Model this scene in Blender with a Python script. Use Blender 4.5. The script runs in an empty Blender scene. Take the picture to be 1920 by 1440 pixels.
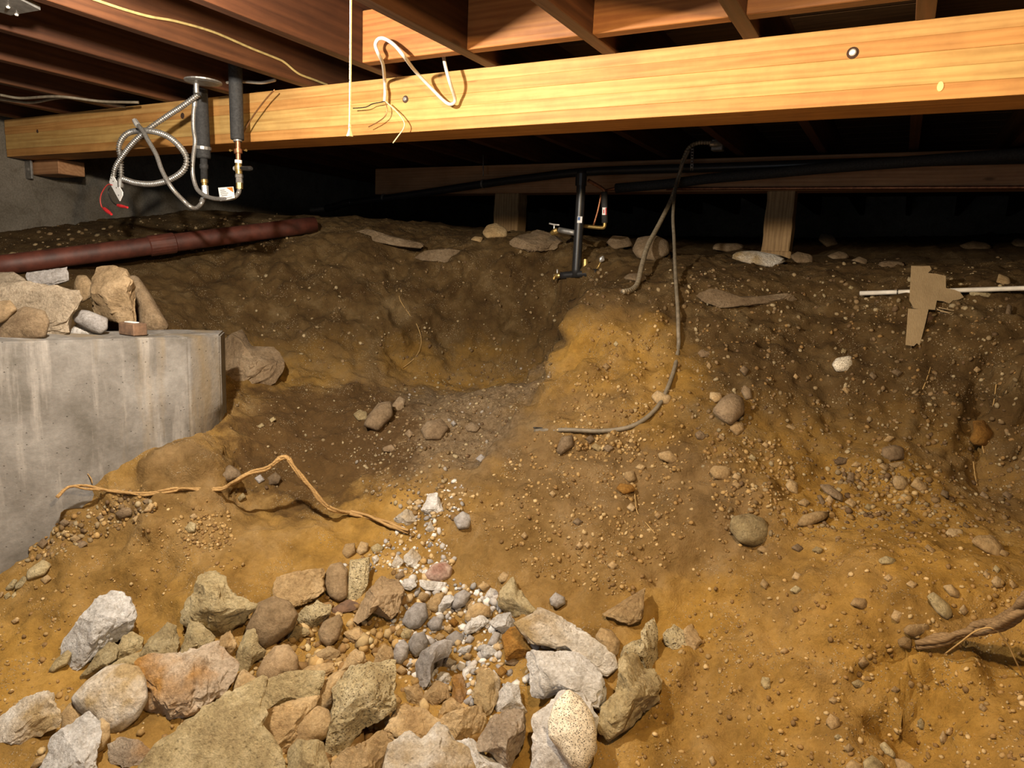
import bpy, bmesh, math, random
import numpy as np
from mathutils import Vector, Matrix
from mathutils.bvhtree import BVHTree

# ------------------------------------------------------------------ camera, world, lights
W, H, FPX = 1920, 1440, 1305.0
YAW, PITCH, ROLL = math.radians(28.6), math.radians(9.9), math.radians(2.55)
K = 0.81                       # depth-table unit to metres
CAM = Vector((0.0, 0.0, 1.2))  # pit floor is about z = 0
Fw = Vector((-math.sin(YAW)*math.cos(PITCH), math.cos(YAW)*math.cos(PITCH), -math.sin(PITCH)))
Rt0 = Vector((math.cos(YAW), math.sin(YAW), 0.0))
Up0 = Rt0.cross(Fw)
Rt = Rt0*math.cos(ROLL) + Up0*math.sin(ROLL)
Up = Up0*math.cos(ROLL) - Rt0*math.sin(ROLL)

scene = bpy.context.scene
COL = scene.collection
cd = bpy.data.cameras.new('camera'); cam = bpy.data.objects.new('camera', cd); COL.objects.link(cam)
cd.sensor_fit = 'HORIZONTAL'; cd.sensor_width = 36.0; cd.lens = 36.0*FPX/W
cd.clip_start = 0.02; cd.clip_end = 100
cam.matrix_world = Matrix(((Rt.x, Up.x, -Fw.x, CAM.x), (Rt.y, Up.y, -Fw.y, CAM.y), (Rt.z, Up.z, -Fw.z, CAM.z), (0, 0, 0, 1)))
scene.camera = cam

world = bpy.data.worlds.new('world'); scene.world = world; world.use_nodes = True
world.node_tree.nodes['Background'].inputs[0].default_value = (0.9, 0.85, 0.8, 1)
world.node_tree.nodes['Background'].inputs[1].default_value = 0.0

def point_light(name, loc, energy, color, radius):
    l = bpy.data.lights.new(name, 'POINT'); l.energy = energy; l.color = color; l.shadow_soft_size = radius
    o = bpy.data.objects.new(name, l); COL.objects.link(o); o.location = loc
    return o
point_light('work_lamp_warm', (-0.12, 0.62, 1.76), 56, (1.0, 0.72, 0.40), 0.03)
point_light('work_lamp_white', (-1.42, 0.80, 1.77), 92, (1.0, 0.91, 0.79), 0.03)
al = bpy.data.lights.new('cool_fill', 'AREA'); al.shape = 'RECTANGLE'; al.size = 0.9; al.size_y = 1.5; al.energy = 11; al.color = (0.80, 0.90, 1.0)  # added cool fill light behind the camera; no opening is built there
alo = bpy.data.objects.new('cool_fill', al); COL.objects.link(alo); alo.location = (-0.3, -2.3, 0.85); alo.rotation_euler = (math.radians(90), 0, 0)

scene.view_settings.view_transform = 'Standard'; scene.view_settings.look = 'None'
scene.view_settings.gamma = 1.0; scene.view_settings.use_curve_mapping = False
scene.view_settings.exposure = 0.85

rng = random.Random(11)
npr = np.random.RandomState(5)

# ------------------------------------------------------------------ pixel helpers (1920 x 1440 frame)
def ray(u, v):
    return Fw + Rt*((u-960)/FPX) + Up*((720-v)/FPX)
def P(u, v, d): return CAM + ray(u, v)*d                       # axial depth in metres
def PK(u, v, d): return P(u, v, d*K)
def PX(u, v, x): r = ray(u, v); return CAM + r*((x-CAM.x)/r.x)
def PY(u, v, y): r = ray(u, v); return CAM + r*((y-CAM.y)/r.y)
def PZ(u, v, z): r = ray(u, v); return CAM + r*((z-CAM.z)/r.z)
def depth_of(p): return (p-CAM).dot(Fw)

BEAM_Y, BEAM_Z0, BEAM_H, BEAM_W = 2.052, 1.634, 0.187, 0.165
BEAM2_Y, BEAM2_Z0, BEAM2_H = 3.984, 1.634, 0.175
JOIST_Z0, JOIST_H = BEAM_Z0+BEAM_H, 0.184
XMIN, XMAX, YMIN, YMAX = -4.25, 3.6, -2.4, 8.0

# ------------------------------------------------------------------ noise (numpy)
def _hash(ix, iy, iz, seed):
    h = (ix.astype(np.int64)*374761393 + iy.astype(np.int64)*668265263 + iz.astype(np.int64)*2147483647 + seed*974634777) & 0xffffffff
    h = ((h ^ (h >> 13))*1274126177) & 0xffffffff
    h = (h ^ (h >> 16)) & 0xffffffff
    return h.astype(np.float64)/0xffffffff
def vnoise(p, seed=0):
    i = np.floor(p).astype(np.int64); f = p-i; f = f*f*f*(f*(f*6-15)+10)
    r = 0
    for dx in (0, 1):
        wx = f[:, 0] if dx else 1-f[:, 0]
        for dy in (0, 1):
            wy = f[:, 1] if dy else 1-f[:, 1]
            for dz in (0, 1):
                wz = f[:, 2] if dz else 1-f[:, 2]
                r = r + wx*wy*wz*_hash(i[:, 0]+dx, i[:, 1]+dy, i[:, 2]+dz, seed)
    return r*2-1
def fbm(p, scale, octaves=4, seed=0, gain=0.5, ridged=False):
    a, s, t = 1.0, scale, 0
    for o in range(octaves):
        n = vnoise(p*s + o*17.3, seed+o)
        if ridged: n = 1-2*np.abs(n)
        t = t + a*n; a *= gain; s *= 2.03
    return t

# ------------------------------------------------------------------ materials
def new_mat(name):
    m = bpy.data.materials.new(name); m.use_nodes = True
    nt = m.node_tree; b = nt.nodes['Principled BSDF']
    return m, nt, b
def N(nt, typ, **kw):
    n = nt.nodes.new(typ)
    for k, v in kw.items():
        if k in n.inputs.keys() if isinstance(k, str) else False: n.inputs[k].default_value = v
        else: setattr(n, k, v)
    return n
def L(nt, a, b): nt.links.new(a, b)
def ramp(nt, fac, stops):
    r = nt.nodes.new('ShaderNodeValToRGB'); e = r.color_ramp.elements
    while len(e) < len(stops): e.new(0.5)
    for k, (p, c) in enumerate(stops):
        e[k].position = p; e[k].color = (c[0], c[1], c[2], 1)
    L(nt, fac, r.inputs[0]); return r.outputs[0]
def coords(nt, which='Object'):
    return nt.nodes.new('ShaderNodeTexCoord').outputs[which]
def mapping(nt, vec, scale=(1, 1, 1)):
    m = nt.nodes.new('ShaderNodeMapping'); m.inputs['Scale'].default_value = scale
    L(nt, vec, m.inputs['Vector']); return m.outputs[0]
def noise(nt, vec, scale, detail=6, rough=0.6, dist=0.0):
    n = nt.nodes.new('ShaderNodeTexNoise'); n.inputs['Scale'].default_value = scale
    n.inputs['Detail'].default_value = detail; n.inputs['Roughness'].default_value = rough; n.inputs['Distortion'].default_value = dist
    if vec is not None: L(nt, vec, n.inputs['Vector'])
    return n.outputs['Fac']
def voro(nt, vec, scale, feature='F1'):
    n = nt.nodes.new('ShaderNodeTexVoronoi'); n.feature = feature; n.inputs['Scale'].default_value = scale
    L(nt, vec, n.inputs['Vector']); return n
def mixc(nt, fac, a, b, mode='MIX'):
    m = nt.nodes.new('ShaderNodeMix'); m.data_type = 'RGBA'; m.blend_type = mode
    for s, x in ((m.inputs[0], fac), (m.inputs[6], a), (m.inputs[7], b)):
        if hasattr(x, 'is_output'): L(nt, x, s)
        elif isinstance(x, (int, float)): s.default_value = x
        else: s.default_value = (x[0], x[1], x[2], 1)
    return m.outputs[2]
def math_n(nt, op, a, b=0.0, clamp=False):
    m = nt.nodes.new('ShaderNodeMath'); m.operation = op; m.use_clamp = clamp
    for s, x in ((m.inputs[0], a), (m.inputs[1], b)):
        if hasattr(x, 'is_output'): L(nt, x, s)
        else: s.default_value = x
    return m.outputs[0]
def bump(nt, bsdf, height, strength, dist, prev=None):
    b = nt.nodes.new('ShaderNodeBump'); b.inputs['Strength'].default_value = strength; b.inputs['Distance'].default_value = dist
    L(nt, height, b.inputs['Height'])
    if prev is not None: L(nt, prev, b.inputs['Normal'])
    L(nt, b.outputs[0], bsdf.inputs['Normal']); return b.outputs[0]

ZONE_GRAVEL = (-1.50, 2.38, 0.58)   # dusty gravel layer at the back of the hollow
def mat_soil():
    m, nt, b = new_mat('soil')
    c = coords(nt)
    big = noise(nt, c, 1.3, 5, 0.6, 0.4); mid = noise(nt, c, 7, 6, 0.65); fine = noise(nt, c, 60, 5, 0.7)
    ochre = ramp(nt, mid, [(0.3, (0.21, 0.115, 0.024)), (0.5, (0.35, 0.20, 0.043)), (0.75, (0.46, 0.285, 0.085))])
    brown = ramp(nt, mid, [(0.3, (0.12, 0.072, 0.027)), (0.55, (0.215, 0.135, 0.056)), (0.8, (0.33, 0.228, 0.112))])
    f = ramp(nt, big, [(0.38, (0, 0, 0)), (0.54, (1, 1, 1))])
    sep0 = nt.nodes.new('ShaderNodeSeparateXYZ'); L(nt, c, sep0.inputs[0])
    mr0 = nt.nodes.new('ShaderNodeMapRange'); mr0.inputs['From Min'].default_value = 0.12; mr0.inputs['From Max'].default_value = 0.5; mr0.inputs['To Min'].default_value = 0.35
    L(nt, math_n(nt, 'ADD', sep0.outputs[2], math_n(nt, 'MULTIPLY', math_n(nt, 'SUBTRACT', mid, 0.5), 0.4)), mr0.inputs['Value'])
    base = mixc(nt, math_n(nt, 'MULTIPLY', f, mr0.outputs[0]), ochre, brown)
    # darker topsoil horizon; upper bank and cavity shade is also put into its colour
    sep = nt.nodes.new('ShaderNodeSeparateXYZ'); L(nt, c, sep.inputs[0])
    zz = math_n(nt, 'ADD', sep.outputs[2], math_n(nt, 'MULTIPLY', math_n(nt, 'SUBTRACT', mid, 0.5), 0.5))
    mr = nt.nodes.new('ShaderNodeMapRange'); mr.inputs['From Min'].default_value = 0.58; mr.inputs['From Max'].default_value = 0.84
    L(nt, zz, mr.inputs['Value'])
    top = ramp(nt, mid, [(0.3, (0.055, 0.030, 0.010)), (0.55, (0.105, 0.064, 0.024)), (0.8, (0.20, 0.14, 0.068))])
    lit_spur = nt.nodes.new('ShaderNodeVectorMath'); lit_spur.operation = 'DISTANCE'; L(nt, c, lit_spur.inputs[0]); lit_spur.inputs[1].default_value = (-0.93, 2.33, 0.85)  # keeps topsoil off the lit spur, so its brightness sits in the colour
    sp_r = math_n(nt, 'ADD', lit_spur.outputs['Value'], math_n(nt, 'MULTIPLY', math_n(nt, 'SUBTRACT', mid, 0.5), 0.45))
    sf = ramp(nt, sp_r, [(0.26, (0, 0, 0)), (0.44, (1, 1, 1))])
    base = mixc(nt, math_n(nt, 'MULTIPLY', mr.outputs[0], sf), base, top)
    dz = nt.nodes.new('ShaderNodeVectorMath'); dz.operation = 'DISTANCE'; L(nt, c, dz.inputs[0]); dz.inputs[1].default_value = ZONE_GRAVEL
    dzr = math_n(nt, 'ADD', dz.outputs['Value'], math_n(nt, 'MULTIPLY', math_n(nt, 'SUBTRACT', mid, 0.5), 0.55))
    dusty = ramp(nt, fine, [(0.3, (0.13, 0.085, 0.042)), (0.7, (0.25, 0.18, 0.105))])
    base = mixc(nt, math_n(nt, 'MULTIPLY', ramp(nt, dzr, [(0.34, (1, 1, 1)), (0.48, (0, 0, 0))]), sf), base, dusty)
    hollow_shade = nt.nodes.new('ShaderNodeVectorMath'); hollow_shade.operation = 'DISTANCE'; L(nt, c, hollow_shade.inputs[0]); hollow_shade.inputs[1].default_value = (-1.92, 2.02, 0.45)  # shade of the hollow painted into the soil colour, with noisy edges
    dr = math_n(nt, 'ADD', hollow_shade.outputs['Value'], math_n(nt, 'MULTIPLY', math_n(nt, 'SUBTRACT', mid, 0.5), 0.5))
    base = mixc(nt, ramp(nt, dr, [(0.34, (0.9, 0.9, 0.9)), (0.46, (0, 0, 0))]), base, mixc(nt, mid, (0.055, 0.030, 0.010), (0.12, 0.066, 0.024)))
    # specks of grit
    v = voro(nt, c, 130); sp = ramp(nt, v.outputs['Distance'], [(0.18, (1, 1, 1)), (0.3, (0, 0, 0))])
    gate = ramp(nt, noise(nt, c, 9, 3), [(0.5, (0, 0, 0)), (0.62, (1, 1, 1))])
    grit = mixc(nt, v.outputs['Color'], (0.34, 0.25, 0.14), (0.55, 0.45, 0.30))
    base = mixc(nt, math_n(nt, 'MULTIPLY', math_n(nt, 'MULTIPLY', sp, gate), 0.8), base, grit)
    base = mixc(nt, 0.55, base, ramp(nt, fine, [(0.3, (0.7, 0.68, 0.65)), (0.7, (1.2, 1.2, 1.2))]), 'MULTIPLY')
    L(nt, base, b.inputs['Base Color']); b.inputs['Roughness'].default_value = 0.95
    b.inputs['Specular IOR Level'].default_value = 0.15
    n1 = bump(nt, b, noise(nt, c, 34, 8, 0.7), 0.6, 0.025)
    n1 = bump(nt, b, noise(nt, c, 170, 4, 0.7), 0.55, 0.006, n1)
    n2 = bump(nt, b, math_n(nt, 'MULTIPLY', math_n(nt, 'SUBTRACT', 0.35, v.outputs['Distance'], True), gate), 0.7, 0.012, n1)
    return m

def mat_stone(name, dark, mid, light, nscale=9, speck=None, rough=0.85, bmp=0.5, pits=0.0, stain=None, sscale=190, sgate=0.44):
    m, nt, b = new_mat(name)
    tc = nt.nodes.new('ShaderNodeTexCoord'); oi = nt.nodes.new('ShaderNodeObjectInfo')
    add = nt.nodes.new('ShaderNodeVectorMath'); add.operation = 'MULTIPLY_ADD'
    L(nt, oi.outputs['Random'], add.inputs[0]); add.inputs[1].default_value = (31, 17, 23); L(nt, tc.outputs['Object'], add.inputs[2])
    c = add.outputs[0]
    n = noise(nt, c, nscale, 8, 0.66, 0.3)
    col = ramp(nt, n, [(0.28, dark), (0.5, mid), (0.72, light)])
    if stain:
        s = ramp(nt, noise(nt, c, nscale*0.45, 4, 0.6), [(0.46, (0, 0, 0)), (0.6, (1, 1, 1))])
        col = mixc(nt, s, col, stain)
    if speck:
        v = voro(nt, c, sscale); g = ramp(nt, v.outputs['Distance'], [(0.25, (1, 1, 1)), (0.42, (0, 0, 0))])
        gg = ramp(nt, noise(nt, c, 130, 2), [(sgate, (0, 0, 0)), (sgate+0.1, (1, 1, 1))])
        col = mixc(nt, math_n(nt, 'MULTIPLY', g, gg), col, speck)
    fine = noise(nt, c, 120, 4, 0.7)
    col = mixc(nt, 0.6, col, ramp(nt, fine, [(0.32, (0.55, 0.52, 0.48)), (0.62, (1.15, 1.15, 1.15))]), 'MULTIPLY')
    mott = noise(nt, c, nscale*3.3, 6, 0.75, 0.6)
    col = mixc(nt, 0.6, col, ramp(nt, mott, [(0.34, (0.62, 0.57, 0.50)), (0.52, (1.15, 1.15, 1.15))]), 'MULTIPLY')
    hs = nt.nodes.new('ShaderNodeHueSaturation'); L(nt, col, hs.inputs['Color'])
    mr = nt.nodes.new('ShaderNodeMapRange'); mr.inputs['To Min'].default_value = 0.82; mr.inputs['To Max'].default_value = 1.18
    L(nt, oi.outputs['Random'], mr.inputs['Value']); L(nt, mr.outputs[0], hs.inputs['Value'])
    L(nt, hs.outputs[0], b.inputs['Base Color']); b.inputs['Roughness'].default_value = rough
    b.inputs['Specular IOR Level'].default_value = 0.25
    n1 = bump(nt, b, noise(nt, c, 42, 9, 0.74), min(1.0, bmp*1.25), 0.022)
    if pits > 0:
        v2 = voro(nt, c, 75); pg = ramp(nt, v2.outputs['Distance'], [(0.1, (0, 0, 0)), (0.33, (1, 1, 1))])
        bump(nt, b, pg, pits, 0.012, n1)
    return m

def mat_wood(name, dark, light, axis='X', tint=True, rough=0.6, knots=True, spec=0.3, gscale=1.0):
    m, nt, b = new_mat(name)
    tc = nt.nodes.new('ShaderNodeTexCoord'); oi = nt.nodes.new('ShaderNodeObjectInfo')
    add = nt.nodes.new('ShaderNodeVectorMath'); add.operation = 'MULTIPLY_ADD'
    L(nt, oi.outputs['Random'], add.inputs[0]); add.inputs[1].default_value = (41, 13, 29); L(nt, tc.outputs['Object'], add.inputs[2])
    sc = {'X': (0.9, 16, 16), 'Y': (16, 0.9, 16), 'Z': (16, 16, 0.9)}[axis]
    c = mapping(nt, add.outputs[0], tuple(s*gscale for s in sc))
    warp = noise(nt, add.outputs[0], 3, 3)
    w = nt.nodes.new('ShaderNodeTexWave'); w.wave_type = 'RINGS'; w.rings_direction = axis
    w.inputs['Scale'].default_value = 1.1; w.inputs['Distortion'].default_value = 9; w.inputs['Detail'].default_value = 3; w.inputs['Detail Scale'].default_value = 1.2
    L(nt, c, w.inputs['Vector'])
    g = noise(nt, c, 3.5, 6, 0.65)
    f = math_n(nt, 'ADD', math_n(nt, 'MULTIPLY', w.outputs['Fac'], 0.2), math_n(nt, 'MULTIPLY', g, 0.85))
    col = ramp(nt, f, [(0.2, dark), (0.75, light)])
    if knots:
        kc = mapping(nt, add.outputs[0], {'X': (1.0, 3, 3), 'Y': (3, 1.0, 3), 'Z': (3, 3, 1.0)}[axis])
        v = voro(nt, kc, 2.3); kf = ramp(nt, v.outputs['Distance'], [(0.03, (1, 1, 1)), (0.075, (0, 0, 0))])
        col = mixc(nt, math_n(nt, 'MULTIPLY', kf, 0.7), col, tuple(x*0.35 for x in dark))
    if tint: col = mixc(nt, 1.0, col, oi.outputs['Color'], 'MULTIPLY')
    dirt = ramp(nt, noise(nt, add.outputs[0], 5, 5, 0.7), [(0.35, (0.72, 0.7, 0.68)), (0.6, (1, 1, 1))])
    col = mixc(nt, 0.7, col, dirt, 'MULTIPLY')
    L(nt, col, b.inputs['Base Color']); b.inputs['Roughness'].default_value = rough; b.inputs['Specular IOR Level'].default_value = spec
    bump(nt, b, f, 0.25, 0.004)
    return m

def mat_plain(name, col, rough=0.5, metal=0.0, var=0.15, scale=40, spec=0.5, bmp=0.1):
    m, nt, b = new_mat(name)
    c = coords(nt); n = noise(nt, c, scale, 5, 0.65)
    lo = tuple(max(0, x*(1-var*1.6)) for x in col); hi = tuple(min(1, x*(1+var)) for x in col)
    L(nt, ramp(nt, n, [(0.3, lo), (0.7, hi)]), b.inputs['Base Color'])
    b.inputs['Roughness'].default_value = rough; b.inputs['Metallic'].default_value = metal; b.inputs['Specular IOR Level'].default_value = spec
    if bmp: bump(nt, b, n, bmp, 0.003)
    return m

def mat_concrete_wall():
    m, nt, b = new_mat('poured_concrete')
    c = coords(nt)
    n = noise(nt, c, 5, 8, 0.62, 0.3)
    col = ramp(nt, n, [(0.3, (0.12, 0.108, 0.09)), (0.5, (0.20, 0.185, 0.165)), (0.7, (0.30, 0.285, 0.26))])
    st = noise(nt, mapping(nt, c, (9, 9, 0.9)), 1.6, 6, 0.65)
    col = mixc(nt, ramp(nt, st, [(0.52, (0, 0, 0)), (0.68, (0.7, 0.7, 0.7))]), col, (0.40, 0.37, 0.33))
    st2 = noise(nt, mapping(nt, c, (6, 6, 0.7)), 1.3, 5, 0.6)
    col = mixc(nt, ramp(nt, st2, [(0.52, (0, 0, 0)), (0.68, (0.75, 0.75, 0.75))]), col, (0.25, 0.19, 0.11))
    col = mixc(nt, 0.5, col, ramp(nt, noise(nt, c, 70, 4, 0.7), [(0.3, (0.7, 0.7, 0.7)), (0.7, (1.15, 1.15, 1.15))]), 'MULTIPLY')
    v = voro(nt, c, 45); pit = ramp(nt, v.outputs['Distance'], [(0.05, (0, 0, 0)), (0.12, (1, 1, 1))])
    col = mixc(nt, 0.5, col, pit, 'MULTIPLY')
    L(nt, col, b.inputs['Base Color']); b.inputs['Roughness'].default_value = 0.9; b.inputs['Specular IOR Level'].default_value = 0.2
    n1 = bump(nt, b, noise(nt, c, 40, 7, 0.7), 0.3, 0.01)
    bump(nt, b, pit, 0.4, 0.006, n1)
    return m

def mat_pebble():
    m, nt, b = new_mat('gravel_mix')
    a = nt.nodes.new('ShaderNodeAttribute'); a.attribute_name = 'tone'
    n = noise(nt, coords(nt), 90, 4, 0.7)
    L(nt, mixc(nt, 0.6, a.outputs['Color'], ramp(nt, n, [(0.3, (0.6, 0.6, 0.6)), (0.7, (1.2, 1.2, 1.2))]), 'MULTIPLY'), b.inputs['Base Color'])
    b.inputs['Roughness'].default_value = 0.85; b.inputs['Specular IOR Level'].default_value = 0.25
    return m

M = {}
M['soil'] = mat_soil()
M['white'] = mat_stone('pale_concrete', (0.44, 0.41, 0.37), (0.72, 0.70, 0.67), (0.88, 0.87, 0.85), 11, None, 0.85, 0.7, 0.35)
M['whitedirty'] = mat_stone('stained_pale_concrete', (0.42, 0.35, 0.26), (0.67, 0.62, 0.54), (0.84, 0.81, 0.76), 10, None, 0.85, 0.7, 0.35, (0.45, 0.33, 0.17))
M['beige'] = mat_stone('beige_concrete', (0.32, 0.23, 0.11), (0.54, 0.43, 0.23), (0.74, 0.63, 0.39), 10, None, 0.9, 0.8, 0.5)
M['tan'] = mat_stone('tan_stone', (0.29, 0.185, 0.085), (0.44, 0.305, 0.15), (0.57, 0.43, 0.25), 9, None, 0.85, 0.6)
M['brown'] = mat_stone('brown_boulder', (0.18, 0.12, 0.06), (0.30, 0.21, 0.115), (0.41, 0.30, 0.18), 8, None, 0.75, 0.5)
M['grey'] = mat_stone('grey_stone', (0.18, 0.165, 0.15), (0.30, 0.28, 0.265), (0.43, 0.41, 0.39), 11, None, 0.75, 0.4)
M['pinkish'] = mat_stone('rusty_concrete', (0.36, 0.27, 0.18), (0.53, 0.43, 0.32), (0.66, 0.58, 0.47), 8, None, 0.88, 0.7, 0.35, (0.42, 0.22, 0.06))
M['granite'] = mat_stone('speckled_granite', (0.52, 0.46, 0.36), (0.66, 0.60, 0.48), (0.76, 0.71, 0.60), 20, (0.10, 0.085, 0.07), 0.7, 0.2, 0.0, None, 270, 0.34)
M['conglom'] = mat_stone('pitted_conglomerate', (0.34, 0.25, 0.12), (0.57, 0.47, 0.27), (0.76, 0.66, 0.44), 13, (0.16, 0.11, 0.06), 0.92, 0.9, 0.9)
M['orange'] = mat_stone('orange_clay_clod', (0.22, 0.10, 0.02), (0.38, 0.19, 0.04), (0.50, 0.29, 0.08), 12, None, 0.95, 0.9)
M['banded'] = mat_stone('reddish_stone', (0.20, 0.085, 0.06), (0.40, 0.29, 0.23), (0.56, 0.48, 0.42), 16, None, 0.75, 0.4)
M['dusty'] = mat_stone('dusty_brown_rock', (0.15, 0.10, 0.055), (0.24, 0.17, 0.10), (0.33, 0.25, 0.16), 9, None, 0.92, 0.6)
M['taupe'] = mat_stone('taupe_concrete', (0.22, 0.175, 0.12), (0.36, 0.29, 0.205), (0.48, 0.40, 0.30), 10, None, 0.88, 0.6, 0.2)
M['gravel'] = mat_pebble()
M['glulam'] = mat_wood('glulam_fir', (0.37, 0.185, 0.055), (0.57, 0.345, 0.13), 'X', True, 0.6)
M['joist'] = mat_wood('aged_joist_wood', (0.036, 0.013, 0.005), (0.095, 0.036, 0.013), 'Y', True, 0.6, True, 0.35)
M['block'] = mat_wood('blocking_wood', (0.20, 0.065, 0.016), (0.38, 0.16, 0.045), 'X', True, 0.6)
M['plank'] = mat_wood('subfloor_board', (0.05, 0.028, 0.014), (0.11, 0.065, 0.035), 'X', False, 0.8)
M['beam2'] = mat_wood('rear_beam_wood', (0.30, 0.14, 0.06), (0.46, 0.25, 0.12), 'X', True, 0.7)
M['post'] = mat_wood('post_wood', (0.17, 0.10, 0.045), (0.38, 0.25, 0.12), 'Z', False, 0.8)
M['concrete'] = mat_concrete_wall()
M['darkwall'] = mat_stone('old_foundation_wall', (0.11, 0.095, 0.075), (0.16, 0.14, 0.11), (0.22, 0.195, 0.16), 3, None, 0.95, 0.3)
M['galv'] = mat_plain('galvanised_steel', (0.34, 0.32, 0.29), 0.34, 0.6, 0.2)
M['dullgalv'] = mat_plain('dull_grey_metal', (0.32, 0.31, 0.29), 0.5, 0.7, 0.25)
M['steel'] = mat_plain('braided_steel', (0.34, 0.32, 0.29), 0.38, 0.55, 0.45, 350)
M['foam'] = mat_plain('black_foam_insulation', (0.028, 0.027, 0.026), 0.8, 0, 0.4, 120)
M['abs'] = mat_plain('black_plastic_pipe', (0.020, 0.020, 0.021), 0.38, 0, 0.2, 30)
M['copper'] = mat_plain('copper_tube', (0.36, 0.15, 0.07), 0.42, 0.7, 0.3, 60)
M['brass'] = mat_plain('brass_fitting', (0.40, 0.27, 0.09), 0.42, 0.7, 0.25, 60)
M['chrome'] = mat_plain('bright_plated_metal', (0.70, 0.68, 0.64), 0.3, 0.55, 0.1)
M['cable'] = mat_plain('off_white_cable', (0.62, 0.56, 0.46), 0.5, 0, 0.12, 50)
M['yellowcable'] = mat_plain('yellowed_cable', (0.48, 0.35, 0.13), 0.55, 0, 0.2, 50)
M['cord'] = mat_plain('cream_cord', (0.72, 0.60, 0.34), 0.7, 0, 0.2, 200)
M['greycable'] = mat_plain('grey_jacket_cable', (0.20, 0.165, 0.115), 0.6, 0, 0.25, 40)
M['conduit'] = mat_plain('dusty_flex_conduit', (0.34, 0.28, 0.19), 0.55, 0.3, 0.3, 60)
M['black'] = mat_plain('black_wire', (0.015, 0.014, 0.013), 0.5, 0, 0.2)
M['redplastic'] = mat_plain('red_plastic', (0.62, 0.03, 0.035), 0.4, 0, 0.15)
M['redwire'] = mat_plain('red_wire', (0.52, 0.06, 0.05), 0.45, 0, 0.15)
M['brownwire'] = mat_plain('bare_copper_wire', (0.38, 0.19, 0.08), 0.45, 0.8, 0.2)
M['paper'] = mat_plain('white_paper_tag', (0.78, 0.77, 0.74), 0.6, 0, 0.06, 20)
M['orangeprint'] = mat_plain('orange_print', (0.75, 0.20, 0.03), 0.6, 0, 0.05)
M['greyprint'] = mat_plain('grey_print', (0.33, 0.32, 0.30), 0.6, 0, 0.05)
M['blueprint'] = mat_plain('blue_print', (0.06, 0.13, 0.32), 0.6, 0, 0.05)
M['redprint'] = mat_plain('red_print', (0.55, 0.04, 0.04), 0.6, 0, 0.05)
M['pvc'] = mat_plain('white_pvc', (0.66, 0.62, 0.54), 0.45, 0, 0.2, 15)
M['claypipe'] = mat_plain('rust_red_pipe', (0.085, 0.022, 0.012), 0.6, 0, 0.35, 14)
M['plywood'] = mat_wood('torn_plywood', (0.33, 0.24, 0.13), (0.44, 0.33, 0.19), 'Z', False, 0.85, False, 0.2, 3.0)
M['root'] = mat_wood('dry_root_bark', (0.20, 0.105, 0.035), (0.50, 0.32, 0.13), 'X', False, 0.85, False, 0.2, 3.0)
M['darkroot'] = mat_wood('grey_brown_root', (0.10, 0.06, 0.028), (0.30, 0.20, 0.10), 'X', False, 0.85, False, 0.2, 3.0)
M['rootlet'] = mat_plain('fine_rootlet', (0.42, 0.27, 0.10), 0.8, 0, 0.2)
M['rottenwood'] = mat_plain('rotten_wood', (0.16, 0.09, 0.05), 0.85, 0, 0.4, 30)
M['hole'] = mat_plain('dark_recess', (0.05, 0.022, 0.01), 0.9, 0, 0.2)
M['plug'] = mat_plain('pale_wood_patch', (0.86, 0.62, 0.26), 0.6, 0, 0.1)

# ------------------------------------------------------------------ object helpers
def link(name, me, mat=None, parent=None, loc=None):
    o = bpy.data.objects.new(name, me); COL.objects.link(o)
    if mat is not None: me.materials.append(M[mat] if isinstance(mat, str) else mat)
    if parent is not None: o.parent = parent
    if loc is not None: o.location = loc
    return o
def tag(o, label, cat, group=None, kind=None):
    o['label'] = label; o['category'] = cat
    if group: o['group'] = group
    if kind: o['kind'] = kind
    return o
def structure(o, label):
    o['label'] = label; o['kind'] = 'structure'; return o
def thing(name, label, cat, loc, group=None):
    o = bpy.data.objects.new(name, None); COL.objects.link(o); o.location = loc
    o.empty_display_size = 0.05
    return tag(o, label, cat, group)
def mesh_from(name, verts, faces, smooth=False, origin=None):
    me = bpy.data.meshes.new(name)
    if origin is not None: verts = [Vector(v)-Vector(origin) for v in verts]
    me.from_pydata([tuple(v) for v in verts], [], [tuple(f) for f in faces]); me.update()
    if smooth: me.polygons.foreach_set('use_smooth', [True]*len(me.polygons))
    return me
def wloc(parent):
    v = Vector((0, 0, 0))
    while parent is not None: v = v + parent.location; parent = parent.parent
    return v
def place(name, verts, faces, mat, parent=None, smooth=False, origin=None):
    """link a mesh given in world coordinates; origin at its centre, relative to the (unrotated) parent"""
    if origin is None:
        a = np.array([tuple(v) for v in verts]); origin = Vector((a.min(0)+a.max(0))/2)
    me = mesh_from(name, verts, faces, smooth, origin)
    return link(name, me, mat, parent, Vector(origin)-wloc(parent))
def bevel_box(sx, sy, sz, bev=0.0, segs=1):
    bm = bmesh.new(); bmesh.ops.create_cube(bm, size=1)
    for v in bm.verts: v.co = Vector((v.co.x*sx, v.co.y*sy, v.co.z*sz))
    if bev > 0: bmesh.ops.bevel(bm, geom=list(bm.edges), offset=bev, segments=segs, affect='EDGES')
    return bm
def bm_obj(name, bm, mat, parent=None, loc=(0, 0, 0), smooth=False):
    me = bpy.data.meshes.new(name); bm.to_mesh(me); bm.free()
    if smooth: me.polygons.foreach_set('use_smooth', [True]*len(me.polygons))
    return link(name, me, mat, parent, Vector(loc)-wloc(parent))
def box(name, lo, hi, mat, parent=None, bev=0.003):
    lo, hi = Vector(lo), Vector(hi); s = hi-lo
    return bm_obj(name, bevel_box(s.x, s.y, s.z, bev), mat, parent, (lo+hi)/2)

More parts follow.
